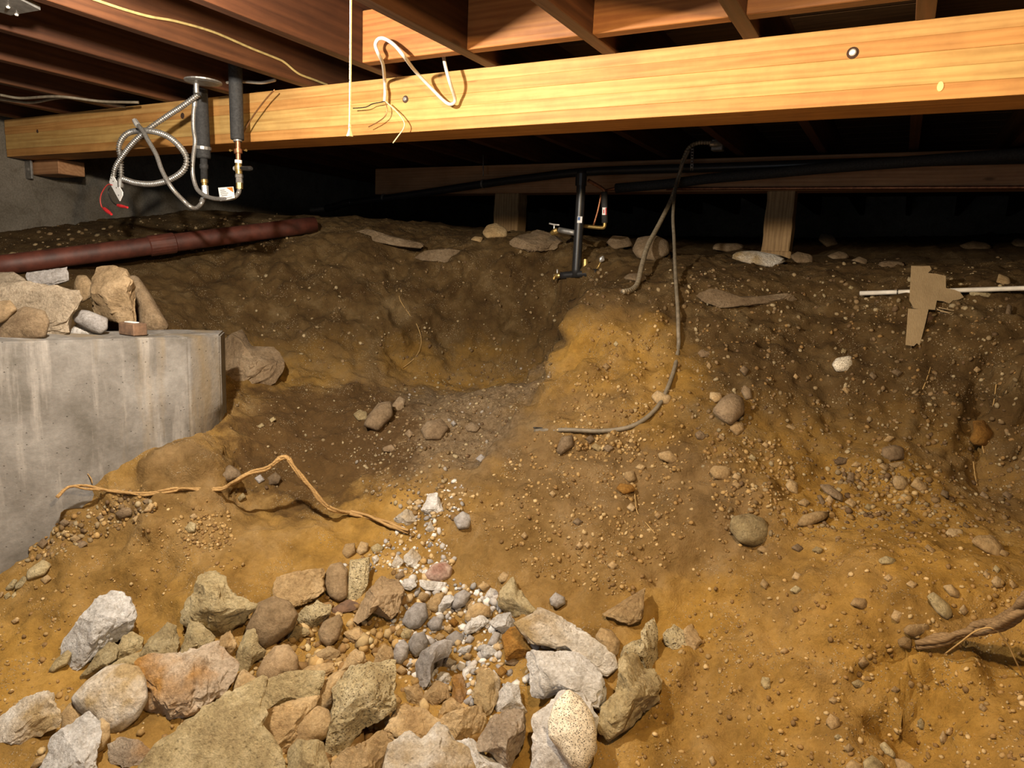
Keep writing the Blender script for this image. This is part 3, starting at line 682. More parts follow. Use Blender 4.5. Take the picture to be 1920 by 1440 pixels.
BIG = [
 ('C','concrete_chunk','white','angular','thick pale concrete slab with dark undercut edge, leaning over the speckled stone','concrete',[(620,890),(625,770),(660,695),(1000,690),(1090,740),(1150,790),(1175,900),(1140,1000),(1000,940),(870,920),(750,950),(660,930)]),
 ('C','concrete_chunk','whitedirty','slab','long flat slab with tan top and whitish broken side, beside a brown cobble','concrete',[(610,480),(720,440),(770,390),(900,440),(1060,530),(1230,640),(1255,720),(1170,775),(1080,735),(960,650),(820,610),(700,595)]),
 ('C','cobble','tan','round','rounded tan cobble against the end of the long flat slab','rock',[(1140,560),(1180,505),(1250,520),(1305,590),(1290,660),(1230,690),(1190,620)]),
 ('C','rock','beige','angular','sharp-peaked yellowish rock at the upper edge of the gravel heap','rock',[(480,310),(500,260),(560,150),(580,145),(630,240),(700,340),(760,380),(700,400),(580,400),(500,360)]),
 ('C','conglomerate_rock','conglom','angular','upright pitted conglomerate lump at the edge of the sandy slope','rock',[(1310,680),(1340,620),(1460,560),(1480,480),(1570,440),(1580,540),(1550,620),(1560,700),(1500,760),(1400,720)]),
 ('C','conglomerate_rock','beige','angular','large knobbly conglomerate rock with a smooth brown stone in its side','rock',[(1150,1150),(1200,1000),(1280,930),(1320,800),(1340,720),(1430,700),(1500,780),(1580,790),(1605,860),(1550,990),(1460,1060),(1230,1190)]),
 ('C','rock','conglom','angular','small dark-speckled pale rock sitting alone on the sandy slope','rock',[(1590,560),(1610,500),(1690,480),(1750,530),(1760,600),(1690,640),(1620,610)]),
 ('C','rock','tan','angular','small tan broken stone touching the dark-speckled pale rock','rock',[(1740,520),(1800,480),(1830,530),(1860,590),(1800,640),(1750,620)]),
 ('C','flagstone','tan','slab','flat triangular tan stone lying flush in the dirt','rock',[(1190,400),(1380,290),(1470,240),(1460,350),(1440,430),(1360,460)]),
 ('C','cobble','grey','round','lone dark grey cobble on the brown slope above the long slab','rock',[(830,300),(870,260),(930,290),(935,330),(880,360),(840,340)]),
 ('C','concrete_chunk','white','angular','white broken lump between the gravel and the long flat slab','concrete',[(430,460),(480,410),(560,400),(600,450),(580,500),(510,530),(460,500)]),
 ('C','clay_clod','orange','angular','crumbly orange clay clod behind the thick pale slab','clod',[(510,560),(560,510),(640,510),(670,580),(730,640),(700,690),(540,700),(525,620)]),
 ('C','concrete_chunk','white','angular','small white chunk tucked against the corner of the thick pale slab','concrete',[(460,1010),(490,930),(550,875),(620,900),(640,1000),(680,1060),(600,1060),(480,1060)]),
 ('C','concrete_chunk','pinkish','angular','tan-topped chunk with a whitish broken flank beside the speckled stone','concrete',[(320,1310),(440,1140),(560,1090),(650,1110),(660,1200),(640,1320),(580,1440),(500,1440),(430,1350)]),
 ('C','concrete_chunk','white','angular','bluish-white jagged chunk below the tan-topped chunk','concrete',[(190,1300),(300,1290),(420,1370),(560,1440),(560,1530),(180,1530)]),
 ('C','concrete_chunk','whitedirty','angular','two-tone chunk, tan above and white below, beside the small white chunk','concrete',[(300,900),(330,820),(420,800),(490,860),(490,930),(440,1030),(390,1060),(330,980)]),
 ('B','flagstone','tan','slab','flat tan slab half buried in sand next to the upright oval stone','rock',[(415,230),(430,160),(560,130),(720,110),(745,240),(640,310),(530,335),(430,290)]),
 ('B','cobble','brown','round','upright smooth oval stone, olive brown, next to a pale conglomerate stick of stone','rock',[(750,140),(780,80),(850,65),(900,110),(910,270),(860,300),(800,270),(760,220)]),
 ('B','conglomerate_rock','conglom','slab','upright pale conglomerate piece beside the olive oval stone','rock',[(915,60),(1040,40),(1045,170),(1030,230),(960,300),(920,270)]),
 ('B','boulder','brown','angular','large dark brown-grey stone with a sharp lower edge','rock',[(940,460),(970,340),(1060,240),(1120,170),(1240,190),(1270,260),(1240,380),(1190,410),(1080,390),(1000,440)]),
 ('B','wood_scrap','rottenwood','slab','reddish splinter of rotten wood among the rubble','wood',[(790,370),(900,310),(970,330),(960,370),(830,395)]),
 ('B','concrete_chunk','conglom','angular','rough pale yellowish chunk under the edge of the half-buried slab','concrete',[(550,450),(600,360),(700,310),(780,340),(785,400),(700,490),(620,490)]),
 ('B','rock','brown','round','brown stone below the rotten wood splinter','rock',[(710,520),(740,460),(840,420),(870,470),(850,560),(790,610),(730,570)]),
 ('B','clay_clod','beige','angular','yellowish clod right of the big brown boulder','clod',[(505,530),(540,490),(620,490),(650,530),(560,580),(510,560)]),
 ('B','boulder','brown','round','big smooth brown boulder below the star-shaped rough rock','rock',[(230,500),(290,340),(390,300),(500,340),(565,410),(540,500),(430,580),(360,620),(310,590),(250,530)]),
 ('B','boulder','brown','round','smooth brown boulder behind the split block','rock',[(300,790),(330,720),(400,640),(490,630),(560,700),(580,790),(480,815),(420,870),(340,860)]),
 ('B','concrete_chunk','beige','slab','upper half of the flat block split by a clean crack','concrete',[(262,1000),(300,890),(480,820),(710,820),(715,870),(680,982),(575,985),(270,1080)]),
 ('B','concrete_chunk','tan','slab','lower half of the flat block split by a clean crack','concrete',[(278,1100),(575,1005),(680,1000),(670,1060),(590,1130),(540,1260),(450,1335),(330,1250),(290,1140)]),
 ('B','cobble','tan','round','rounded gritty tan stone in front of the split block','rock',[(480,1260),(500,1150),(590,1080),(680,1055),(760,1080),(795,1150),(770,1220),(650,1290),(520,1305)]),
 ('B','concrete_chunk','conglom','angular','large pitted pale chunk with exposed pebbles and a sharp point','concrete',[(790,1330),(800,1190),(820,1010),(800,940),(900,820),(1100,800),(1190,790),(1210,870),(1190,960),(1210,1030),(1060,1130),(980,1210),(900,1300)]),
 ('B','cobble','tan','round','smooth tan stone stuck behind the large pitted chunk','rock',[(690,970),(700,900),(800,820),(900,800),(850,870),(810,950),(825,1010),(760,1050),(700,1020)]),
 ('B','rock','tan','angular','tan wedge of stone above the large pitted chunk','rock',[(820,810),(900,700),(960,640),(1010,670),(1040,760),(1000,820),(900,800)]),
 ('B','rock','tan','angular','sandy brown rock between the tan wedge and grey cobbles','rock',[(1060,760),(1080,680),(1150,620),(1200,640),(1230,720),(1180,780),(1100,770)]),
 ('B','clay_clod','beige','angular','yellow crumbly chunk below the gritty round stone','clod',[(500,1440),(500,1350),(560,1300),(650,1300),(720,1310),(760,1370),(780,1440),(780,1530),(500,1530)]),
 ('B','rock','tan','angular','tan rough rock below the point of the pitted chunk','rock',[(790,1440),(850,1340),(1000,1310),(1130,1230),(1180,1290),(1190,1360),(1150,1440),(1150,1530),(790,1530)]),
 ('B','concrete_chunk','tan','angular','smooth-faced tan chunk beside the point of the pitted chunk','concrete',[(1140,1220),(1200,1120),(1240,1040),(1340,1000),(1460,1050),(1540,1130),(1460,1230),(1330,1240),(1230,1290),(1200,1310)]),
 ('B','concrete_chunk','whitedirty','angular','wide whitish chunk with an orange stained end','concrete',[(1180,1440),(1200,1310),(1330,1250),(1400,1290),(1500,1210),(1560,1230),(1620,1300),(1720,1330),(1760,1440),(1760,1530),(1180,1530)]),
 ('B','rock','grey','angular','grey hooked wedge of stone at the foot of the gravel','rock',[(1370,730),(1400,670),(1500,610),(1590,590),(1630,630),(1610,700),(1560,690),(1500,740),(1470,830),(1430,880),(1380,800)]),
 ('B','cobble','grey','round','egg-shaped grey cobble lying on the gravel heap','rock',[(1280,450),(1300,390),(1360,335),(1430,340),(1450,420),(1400,480),(1330,495)]),
 ('B','cobble','grey','round','dark grey round cobble left of the speckled grey cobble','rock',[(1210,680),(1230,610),(1280,580),(1320,620),(1310,690),(1270,735),(1230,720)]),
 ('B','cobble','grey','round','speckled grey cobble above the hooked grey wedge','rock',[(1318,590),(1350,540),(1420,530),(1450,590),(1430,650),(1370,685),(1325,640)]),
 ('B','cobble','banded','round','red-and-grey banded cobble at the top of the gravel','rock',[(1430,130),(1480,70),(1560,55),(1610,90),(1600,150),(1540,175),(1450,170)]),
 ('B','rock','white','slab','flat white stone just below the banded cobble','rock',[(1380,200),(1390,170),(1470,180),(1580,190),(1540,240),(1440,235)]),
 ('B','rock','white','angular','small blocky white stone next to the dark brown-grey stone','rock',[(1270,220),(1290,165),(1360,165),(1370,210),(1330,240)]),
 ('B','cobble','tan','round','tan cobble under a small white flake','rock',[(1440,330),(1500,270),(1560,265),(1540,330),(1510,380),(1460,370)]),
 ('B','rock','white','angular','small white flake leaning between two cobbles','rock',[(1510,350),(1550,290),(1600,275),(1625,300),(1590,350),(1530,390)]),
 ('B','cobble','grey','round','grey-tan cobble right of the small white flake','rock',[(1610,350),(1630,270),(1690,240),(1740,270),(1700,340),(1640,365)]),
 ('B','cobble','tan','round','flat tan cobble above a white crusted stone','rock',[(1700,420),(1730,350),(1800,330),(1865,360),(1870,420),(1800,420),(1720,450)]),
 ('B','rock','white','angular','white crusted stone below the flat tan cobble','rock',[(1690,500),(1740,430),(1820,415),(1860,450),(1800,500),(1720,530)]),
 ('B','rock','tan','angular','small brown triangular stone below the hooked grey wedge','rock',[(1520,1090),(1550,1010),(1600,980),(1700,1030),(1620,1080)]),
 ('B','rock','tan','angular','rough brown stone above the wide whitish chunk','rock',[(1480,1180),(1560,1100),(1700,1060),(1800,1050),(1840,1120),(1830,1200),(1720,1240),(1600,1260)]),
 ('B','rock','tan','angular','flat-faced tan stone right of the pitted chunk','rock',[(1420,950),(1500,870),(1590,890),(1590,960),(1490,1005)]),
 ('B','rock','pinkish','angular','pinkish upright stone beside the two-tone chunk','rock',[(1590,970),(1620,840),(1680,830),(1710,920),(1690,990),(1610,985)]),
 ('B','rock','tan','angular','small ochre stone beside the flat-faced tan stone','rock',[(1290,910),(1380,890),(1420,950),(1400,1000),(1320,990)]),
 ('B','rock','tan','angular','rough brown clod-like stone in the middle of the rubble','rock',[(880,530),(980,500),(1050,560),(1020,600),(930,590)]),
 ('B','clay_clod','tan','angular','crumbled brown clod above the split block','clod',[(650,680),(760,620),(850,660),(830,720),(700,720)]),
 ('B','rock','tan','angular','low brown stone touching the top of the split block','rock',[(580,810),(640,760),(800,740),(820,780),(720,850),(620,840)]),
 ('B','concrete_chunk','beige','angular','upright pale yellow chunk beside the big smooth brown boulder','concrete',[(165,640),(200,530),(250,530),(300,620),(350,660),(290,750),(245,785),(190,785),(160,720)]),
 ('B','rock','tan','round','brown stone under the upright pale yellow chunk','rock',[(140,900),(150,820),(190,790),(260,830),(300,850),(280,900),(220,930),(170,930)]),
 ('A','concrete_chunk','white','angular','white chunk with one smooth grey face, lying on the orange sand','concrete',[(450,580),(480,470),(540,380),(620,310),(690,285),(790,300),(850,340),(890,430),(870,510),(760,600),(680,650),(600,740),(490,745),(455,650)]),
 ('A','cobble','beige','round','small yellow stone beside the white chunk with a grey face','rock',[(350,770),(370,710),(430,660),(465,680),(460,735),(380,780)]),
 ('A','rock','beige','angular','ragged beige stone above the rounded whitish boulder','rock',[(560,840),(640,680),(700,610),(770,640),(790,700),(680,790),(600,850)]),
 ('A','rock','beige','angular','beige stone with a yellow face between two pale chunks','rock',[(770,640),(800,570),(870,540),(950,570),(960,630),(900,680),(820,700),(770,680)]),
 ('A','rock','beige','angular','long low yellow stone behind the rounded whitish boulder','rock',[(700,780),(800,710),(920,670),(930,720),(870,770),(760,800)]),
 ('A','concrete_chunk','beige','angular','pale pyramid-shaped chunk above the rusty stained chunk','concrete',[(965,670),(1010,570),(1100,490),(1160,510),(1200,600),(1195,690),(1080,700),(970,690)]),
 ('A','concrete_chunk','beige','angular','large rough star-shaped beige rock on the sand','concrete',[(1205,380),(1220,300),(1290,270),(1340,170),(1420,140),(1500,170),(1540,270),(1640,310),(1740,340),(1640,440),(1560,510),(1470,535),(1380,490),(1230,430)]),
 ('A','rock','beige','angular','beige block directly under the star-shaped rock','rock',[(1215,690),(1240,600),(1260,460),(1350,490),(1450,570),(1420,610),(1330,640),(1250,690)]),
 ('A','rock','tan','angular','small rough stone right of the beige block','rock',[(1450,650),(1480,560),(1540,530),(1590,600),(1570,690),(1500,670)]),
 ('A','concrete_chunk','pinkish','angular','big pinkish chunk with a rust-orange lower face','concrete',[(900,740),(1000,690),(1200,700),(1330,640),(1430,610),(1470,680),(1550,760),(1570,870),(1480,940),(1330,1030),(1200,1060),(1010,1000),(960,880)]),
 ('A','boulder','whitedirty','round','rounded whitish boulder stained yellow at one end','rock',[(490,970),(560,880),(670,800),(780,785),(880,800),(950,870),(990,970),(960,1060),(880,1140),(800,1165),(710,1120),(660,1080),(560,1030)]),
 ('A','cobble','tan','round','smooth yellow-brown cobble under the rounded whitish boulder','rock',[(410,1080),(450,1020),(510,1030),(640,1090),(660,1130),(590,1170),(500,1160),(440,1160)]),
 ('A','cobble','tan','round','second tan cobble pressed against the yellow-brown cobble','rock',[(600,1170),(660,1130),(720,1160),(745,1230),(720,1290),(660,1330),(620,1240)]),
 ('A','concrete_chunk','whitedirty','angular','low yellowish chunk with a pinkish side, out on the orange sand','concrete',[(-30,1130),(110,1010),(250,970),(300,980),(350,1060),(415,1150),(330,1190),(200,1240),(60,1250),(-30,1240)]),
 ('A','concrete_chunk','white','angular','bright white chunk with a smooth pinkish-grey face','concrete',[(300,1380),(320,1280),(410,1200),(510,1140),(590,1200),(640,1280),(690,1380),(720,1530),(280,1530)]),
 ('A','rock','pinkish','angular','low rusty stone between the bright white chunk and the widest rough slab','rock',[(720,1300),(800,1260),(900,1270),(1010,1320),(1000,1390),(900,1420),(760,1400)]),
 ('A','concrete_chunk','beige','slab','widest rough yellow slab with a gritty pebbled front','concrete',[(1000,1400),(1080,1270),(1250,1170),(1400,1060),(1560,990),(1680,930),(1720,960),(1705,1080),(1740,1160),(1700,1190),(1880,1320),(1930,1440),(1940,1540),(980,1540)]),
 ('A','cobble','tan','round','small pebble touching the bright white chunk','rock',[(210,1430),(240,1380),(300,1350),(310,1400),(240,1440)]),
 ('E','rock','white','angular','pale pointed stone standing where the thin root ends','rock',[(450,1430),(490,1350),(540,1335),(575,1380),(585,1420),(560,1450),(490,1460)]),
]
SPECIAL = [
 ('D','concrete_chunk','taupe','slab','big pale concrete slab on top of the footing wall','concrete',[(-60,180),(100,150),(250,170),(420,200),(432,240),(395,330),(372,452),(280,460),(100,400),(-60,400)],2.92),
 ('D','boulder','dusty','round','dull brown boulder on the footing wall in front of the pale slab','rock',[(-10,440),(20,340),(130,285),(240,310),(275,370),(260,460),(120,472),(0,475)],2.74),
 ('D','boulder','brown','round','tan stone wedged beside the dull brown boulder on the wall','rock',[(-70,260),(50,250),(95,300),(40,360),(-40,400)],2.72),
 ('D','concrete_chunk','grey','slab','glittering grey broken block resting on the pale slab','concrete',[(150,130),(160,95),(365,65),(385,140),(300,170),(190,175)],3.1),
 ('D','boulder','taupe','round','pale boulder beside the glittering grey block on the wall','rock',[(-40,95),(70,90),(140,130),(150,165),(-40,170)],3.08),
 ('D','cobble','brown','round','upright oval stone between the pale slab and the tall tan boulder','rock',[(415,150),(430,110),(480,110),(515,150),(515,230),(470,260),(425,230)],3.12),
 ('D','boulder','brown','angular','tall tan boulder standing at the end of the rubble on the wall','rock',[(520,140),(545,70),(620,60),(700,90),(760,180),(785,280),(795,390),(700,385),(600,350),(530,300)],3.08),
 ('D','rock','grey','round','flattish grey-tan stone at the foot of the tall tan boulder','rock',[(410,340),(440,305),(500,310),(600,350),(605,410),(570,440),(500,415),(420,370)],2.93),
 ('D','rock','dusty','round','dusty slumped boulder behind the tall tan boulder','rock',[(700,120),(760,110),(830,200),(900,310),(960,400),(900,440),(800,430),(770,280)],3.3),
 ('D','rock','white','angular','low bluish-white chunk under the flattish grey-tan stone','rock',[(375,445),(390,405),(440,385),(560,435),(560,455),(380,458)],2.95),
 ('D','boulder','dusty','angular','wide dusty boulder bulging from the hollow beside the footing wall','rock',[(1242,450),(1330,410),(1400,480),(1530,510),(1590,600),(1570,700),(1500,730),(1430,740),(1262,690),(1250,560)],None),
]
SPECIAL += [
 ('Z','dirt_crust','dusty','slab','overhanging crust of dried earth along the lip of the hollow','earth',[(778,482),(800,470),(840,466),(872,472),(868,488),(835,492),(795,488)],None),
 ('Z','dirt_crust','dusty','slab','long low ridge of dark earth crust behind the hollow','earth',[(650,434),(692,428),(740,444),(792,458),(788,468),(740,462),(686,448)],None),
 ('Z','dirt_crust','dusty','slab','pale-edged crust of earth sticking out of the bank below the wood post','earth',[(1312,552),(1345,540),(1390,556),(1485,552),(1495,566),(1447,574),(1390,573),(1352,578),(1330,568)],None),
 ('Z','dirt_crust','dusty','angular','lumpy earth clod on the spoil beside the brass garden tap','earth',[(955,455),(975,437),(1005,428),(1035,436),(1050,452),(1040,470),(990,474),(960,468)],None),
]
for crop, name, mat, style, label, cat, poly in BIG:
    lf = 0.16*min(max(p[0] for p in poly)-min(p[0] for p in poly), max(p[1] for p in poly)-min(p[1] for p in poly))/CROP[crop][2]*1.9/FPX
    rock(name, px(crop, poly), mat, label, cat, None, style, None, 0.85 if style == 'angular' else ((0.5 if len(label) and 'widest' not in label else 0.28) if style == 'slab' else 0.85), 5 if max(p[0] for p in poly)-min(p[0] for p in poly) > 290 else 4, None, lf if crop in 'ABC' else 0.0)
for crop, name, mat, style, label, cat, poly, dd_ in SPECIAL:
    rock(name, px(crop, poly), mat, label, cat, None, style, dd_, 0.8, 4)
# chunk with the granite stone set in it
ch = rock('concrete_chunk', px('C', [(690,1440),(700,1330),(700,1095),(730,1080),(830,1020),(950,940),(1030,980),(1110,1070),(1140,1160),(1140,1280),(1090,1380),(1010,1420),(960,1530),(690,1530)]), 'white',
          'white concrete chunk holding a big speckled granite stone', 'concrete', None, 'angular', None, 0.8, 4)
g = rock('embedded_stone', px('C', [(825,1140),(860,1040),(960,950),(1030,990),(1110,1080),(1140,1180),(1130,1300),(1060,1400),(980,1390),(900,1290),(830,1220)]), 'granite',
         '', '', None, 'round', None, 0.62, 5, ch, 0.062)
g['label'] = 'speckled black-and-cream granite stone'

# smaller stones, labelled by where they lie
MED = {
 'bank': ('cobble embedded in the dirt bank below the torn plywood', 'cobbles in the bank', [
  ('F',[(165,870),(230,800),(290,770),(345,800),(345,880),(260,950),(200,910)],'dusty'),('F',[(150,800),(160,765),(220,770),(220,810),(180,825)],'tan'),('F',[(330,760),(350,725),(385,750),(390,800),(350,810)],'dusty'),
  ('F',[(260,970),(300,930),(345,940),(345,980),(300,1010)],'tan'),('F',[(150,1210),(180,1180),(250,1185),(275,1220),(250,1265),(180,1250)],'tan'),('F',[(840,610),(870,575),(950,560),(970,600),(930,650),(860,650)],'granite'),
  ('F',[(1115,1120),(1130,1080),(1200,1065),(1250,1080),(1235,1140),(1160,1150)],'dusty'),('F',[(1155,1168),(1250,1155),(1240,1185),(1180,1192)],'tan'),('F',[(1180,1280),(1200,1240),(1250,1240),(1270,1280),(1240,1315),(1190,1310)],'tan'),
  ('F',[(1280,1290),(1330,1245),(1390,1310),(1330,1325)],'tan'),('F',[(1610,1030),(1640,980),(1640,930),(1700,925),(1750,1000),(1700,1070),(1630,1060)],'orange'),
  ('F',[(580,1290),(610,1255),(650,1280),(640,1340),(590,1320)],'tan'),('F',[(780,1290),(840,1290),(895,1340),(880,1380),(800,1330)],'dusty'),('F',[(640,1390),(690,1365),(720,1385),(690,1410)],'tan'),
  ('F',[(70,1000),(100,980),(135,1010),(115,1035),(80,1030)],'dusty'),('F',[(200,1020),(215,1000),(240,1020),(230,1045)],'tan'),('F',[(580,960),(600,945),(640,965),(620,980)],'tan'),('F',[(445,1060),(465,1045),(490,1060),(470,1085)],'tan'),
  ('F',[(370,1135),(390,1115),(415,1135),(400,1155)],'beige'),('F',[(275,1245),(300,1220),(330,1240),(310,1262)],'tan'),('F',[(275,1285),(300,1265),(330,1290),(310,1312)],'tan'),('F',[(895,750),(920,735),(945,755),(925,780)],'tan'),
  ('F',[(890,535),(905,518),(925,530),(910,550)],'beige'),('F',[(1635,640),(1655,620),(1680,640),(1655,658)],'tan'),('F',[(85,545),(110,525),(160,545),(140,570),(100,570)],'dusty'),('F',[(135,615),(150,595),(165,620),(150,642)],'tan'),
  ('F',[(945,1180),(975,1155),(1010,1170),(985,1190)],'tan'),('F',[(850,1160),(880,1130),(930,1140),(920,1170),(870,1175)],'dusty'),('F',[(920,1260),(940,1215),(970,1225),(960,1275)],'dusty'),('F',[(1100,1180),(1130,1165),(1165,1190),(1140,1210)],'tan'),
  ('F',[(1450,1340),(1470,1315),(1500,1330),(1485,1365)],'dusty'),('F',[(1800,1340),(1830,1325),(1860,1345),(1830,1375)],'dusty'),('F',[(1670,1345),(1695,1325),(1720,1345),(1695,1362)],'dusty'),('F',[(910,1385),(950,1365),(985,1390),(950,1415)],'tan'),
  ('F',[(1020,1415),(1045,1393),(1070,1415),(1045,1432)],'beige'),('F',[(620,680),(635,660),(655,680),(640,695)],'tan'),('F',[(1125,1040),(1160,1010),(1200,1020),(1160,1045)],'tan'),('F',[(1050,670),(1070,650),(1095,675),(1070,700)],'dusty'),
  ('F',[(1170,650),(1200,635),(1240,655),(1210,680)],'dusty'),('F',[(320,640),(345,615),(375,640),(350,680)],'dusty'),('F',[(760,1350),(785,1345),(800,1390),(775,1400)],'dusty'),('F',[(805,1370),(830,1345),(850,1370),(830,1400)],'tan')]),
 'mound': ('cobble half sunk in the sandy mound by the thick root', 'cobbles on the sandy mound', [
  ('G',[(265,90),(290,30),(380,15),(460,40),(495,110),(480,160),(400,185),(310,165)],'beige'),('G',[(630,75),(680,20),(760,0),(840,0),(800,40),(700,75)],'tan'),('G',[(1630,170),(1680,140),(1770,140),(1800,200),(1760,250),(1690,220)],'tan'),
  ('G',[(1475,120),(1510,95),(1580,100),(1580,135),(1500,140)],'tan'),('G',[(1385,480),(1430,460),(1500,520),(1510,570),(1470,600),(1420,560)],'beige'),('G',[(1240,660),(1270,635),(1380,630),(1390,670),(1310,700),(1260,690)],'tan'),
  ('G',[(940,520),(970,485),(1030,490),(1045,530),(1010,548)],'tan'),('G',[(1170,590),(1200,555),(1245,570),(1240,600),(1200,620)],'tan'),('G',[(1735,390),(1770,360),(1805,385),(1805,420),(1760,425)],'tan'),
  ('G',[(805,1180),(840,1145),(885,1165),(880,1200),(830,1220)],'tan'),('G',[(905,1330),(940,1305),(965,1330),(930,1355)],'tan'),('G',[(1115,1320),(1150,1305),(1190,1350),(1180,1375),(1130,1355)],'beige'),
  ('G',[(1445,1270),(1470,1230),(1490,1270),(1480,1300),(1450,1295)],'tan'),('G',[(1320,1180),(1345,1160),(1365,1190),(1355,1225),(1330,1215)],'beige'),('G',[(950,960),(990,945),(1025,965),(1020,990),(970,985)],'beige'),
  ('G',[(985,850),(1020,810),(1050,850),(1010,875)],'tan'),('G',[(440,960),(455,935),(495,940),(490,985),(455,990)],'beige'),('G',[(920,1430),(960,1400),(1010,1430),(1000,1480),(930,1480)],'tan'),
  ('G',[(1020,1410),(1080,1380),(1130,1420),(1130,1470),(1020,1470)],'beige'),('G',[(1100,270),(1150,250),(1200,265),(1190,295),(1110,290)],'beige'),('G',[(1365,200),(1390,185),(1420,215),(1400,235)],'tan'),
  ('G',[(1130,370),(1165,350),(1190,375),(1150,390)],'tan'),('G',[(1470,420),(1520,410),(1555,450),(1550,485),(1500,470)],'tan'),('G',[(1840,400),(1860,385),(1885,420),(1850,430)],'tan'),('G',[(1250,970),(1280,945),(1305,965),(1290,990)],'tan'),
  ('G',[(820,1060),(850,1040),(875,1060),(850,1080)],'tan'),('G',[(850,1265),(875,1250),(905,1268),(875,1285)],'beige'),('G',[(1665,1100),(1690,1080),(1715,1105),(1690,1125)],'tan'),('G',[(415,210),(450,190),(490,210),(460,235)],'tan'),
  ('G',[(725,215),(755,195),(795,210),(770,235)],'beige'),('G',[(610,200),(650,180),(685,205),(650,225)],'dusty'),('G',[(150,1390),(170,1375),(188,1410),(165,1430)],'tan'),('G',[(600,440),(640,415),(672,435),(640,460)],'beige'),
  ('G',[(610,370),(640,340),(675,355),(650,385)],'tan'),('G',[(435,405),(460,380),(485,405),(460,432)],'tan'),('G',[(1255,405),(1290,388),(1325,405),(1290,428)],'tan'),('G',[(1745,320),(1768,300),(1788,320),(1765,345)],'beige'),
  ('G',[(1690,350),(1710,330),(1732,355),(1710,378)],'tan'),('G',[(1210,720),(1250,700),(1290,720),(1280,770),(1220,755)],'tan'),('G',[(1205,1400),(1250,1405),(1300,1430),(1290,1460),(1210,1460)],'tan'),('G',[(545,785),(575,765),(600,780),(575,800)],'tan'),
  ('G',[(1780,235),(1805,212),(1840,230),(1815,255)],'tan'),('G',[(1170,1000),(1195,980),(1225,1000),(1195,1020)],'tan'),('G',[(1480,1245),(1500,1215),(1522,1235),(1505,1260)],'tan'),('G',[(1555,550),(1585,520),(1610,560),(1580,582)],'tan')]),
 'slope': ('cobble on the slope under the dangling cable', 'cobbles on the yellow slope', [
  ('E',[(1780,1110),(1850,1095),(1905,1150),(1860,1172),(1790,1140)],'tan'),('E',[(1585,1250),(1600,1215),(1650,1210),(1660,1260),(1620,1275)],'tan'),('E',[(1545,1310),(1570,1280),(1640,1290),(1650,1320),(1590,1340)],'orange'),
  ('E',[(1210,1090),(1240,1020),(1300,1010),(1310,1070),(1230,1120)],'dusty'),('E',[(1405,1075),(1430,1055),(1475,1080),(1450,1105)],'beige'),('E',[(1375,1025),(1405,1005),(1430,1035),(1395,1060)],'dusty'),('E',[(1745,790),(1780,755),(1860,790),(1840,835),(1770,830)],'tan'),
  ('E',[(1170,1335),(1190,1320),(1210,1340),(1190,1358)],'tan'),('E',[(1650,1190),(1680,1170),(1715,1185),(1690,1205)],'tan'),('E',[(1470,1080),(1500,1060),(1535,1080),(1500,1105)],'dusty'),
  ('H',[(1605,275),(1630,250),(1660,275),(1635,300)],'tan'),('H',[(1760,320),(1780,300),(1805,322),(1780,342)],'tan'),('H',[(1320,490),(1340,470),(1365,490),(1340,512)],'tan'),('H',[(1365,485),(1385,468),(1402,488),(1385,505)],'tan'),
  ('H',[(1495,600),(1525,580),(1560,600),(1525,625)],'tan'),('H',[(1010,435),(1030,412),(1050,435),(1030,455)],'tan'),('H',[(1300,355),(1330,335),(1360,355),(1330,378)],'dusty'),('E',[(1530,495),(1545,478),(1562,495),(1545,512)],'beige'),('E',[(1470,620),(1490,600),(1515,625),(1490,645)],'tan')]),
 'hollow': ('stone lying in the dark hollow behind the footing wall', 'stones in the hollow', [
  ('E',[(450,980),(480,930),(560,920),(605,970),(560,1030),(480,1030)],'dusty'),('E',[(690,960),(730,935),(785,960),(760,990),(710,985)],'dusty'),('E',[(65,890),(100,865),(140,880),(150,920),(100,925)],'beige'),('E',[(130,950),(150,900),(200,830),(270,820),(290,900),(220,980)],'dusty'),
  ('E',[(355,1000),(380,975),(410,1000),(385,1025)],'dusty'),('E',[(230,1080),(280,1060),(320,1080),(290,1105),(240,1100)],'dusty'),('E',[(285,840),(320,790),(360,810),(350,870),(300,870)],'dusty'),('E',[(755,1140),(785,1115),(812,1135),(785,1160)],'grey'),('E',[(615,940),(632,925),(650,945),(632,960)],'grey'),
  ('I',[(1235,150),(1285,95),(1340,125),(1360,160),(1290,190),(1245,180)],'dusty'),('I',[(1430,170),(1460,150),(1490,180),(1460,200)],'grey'),('I',[(1500,170),(1540,140),(1580,165),(1570,200),(1520,205)],'dusty'),('I',[(1335,280),(1365,252),(1385,275),(1350,305)],'beige'),
  ('D',[(1515,920),(1535,905),(1552,920),(1530,938)],'beige'),('D',[(1448,955),(1470,940),(1490,955),(1465,970)],'beige')]),
 'wallfoot': ('pebble on the sand at the foot of the footing wall', 'pebbles by the footing wall', [
  ('I',[(1040,450),(1065,415),(1100,430),(1100,470),(1060,478)],'beige'),('I',[(645,370),(690,335),(745,340),(740,380),(680,400)],'dusty'),('I',[(805,360),(840,310),(870,315),(850,360)],'tan'),('I',[(390,510),(420,488),(455,510),(425,535)],'tan'),('I',[(205,545),(235,508),(270,530),(245,568)],'dusty'),
  ('I',[(155,690),(220,635),(280,660),(260,710),(170,735)],'beige'),('I',[(30,790),(70,740),(95,745),(80,790),(40,803)],'beige'),('I',[(90,770),(115,725),(150,740),(135,780),(100,790)],'beige'),('I',[(20,830),(40,815),(60,832),(42,852)],'beige'),('I',[(65,828),(78,810),(92,828),(78,848)],'beige'),
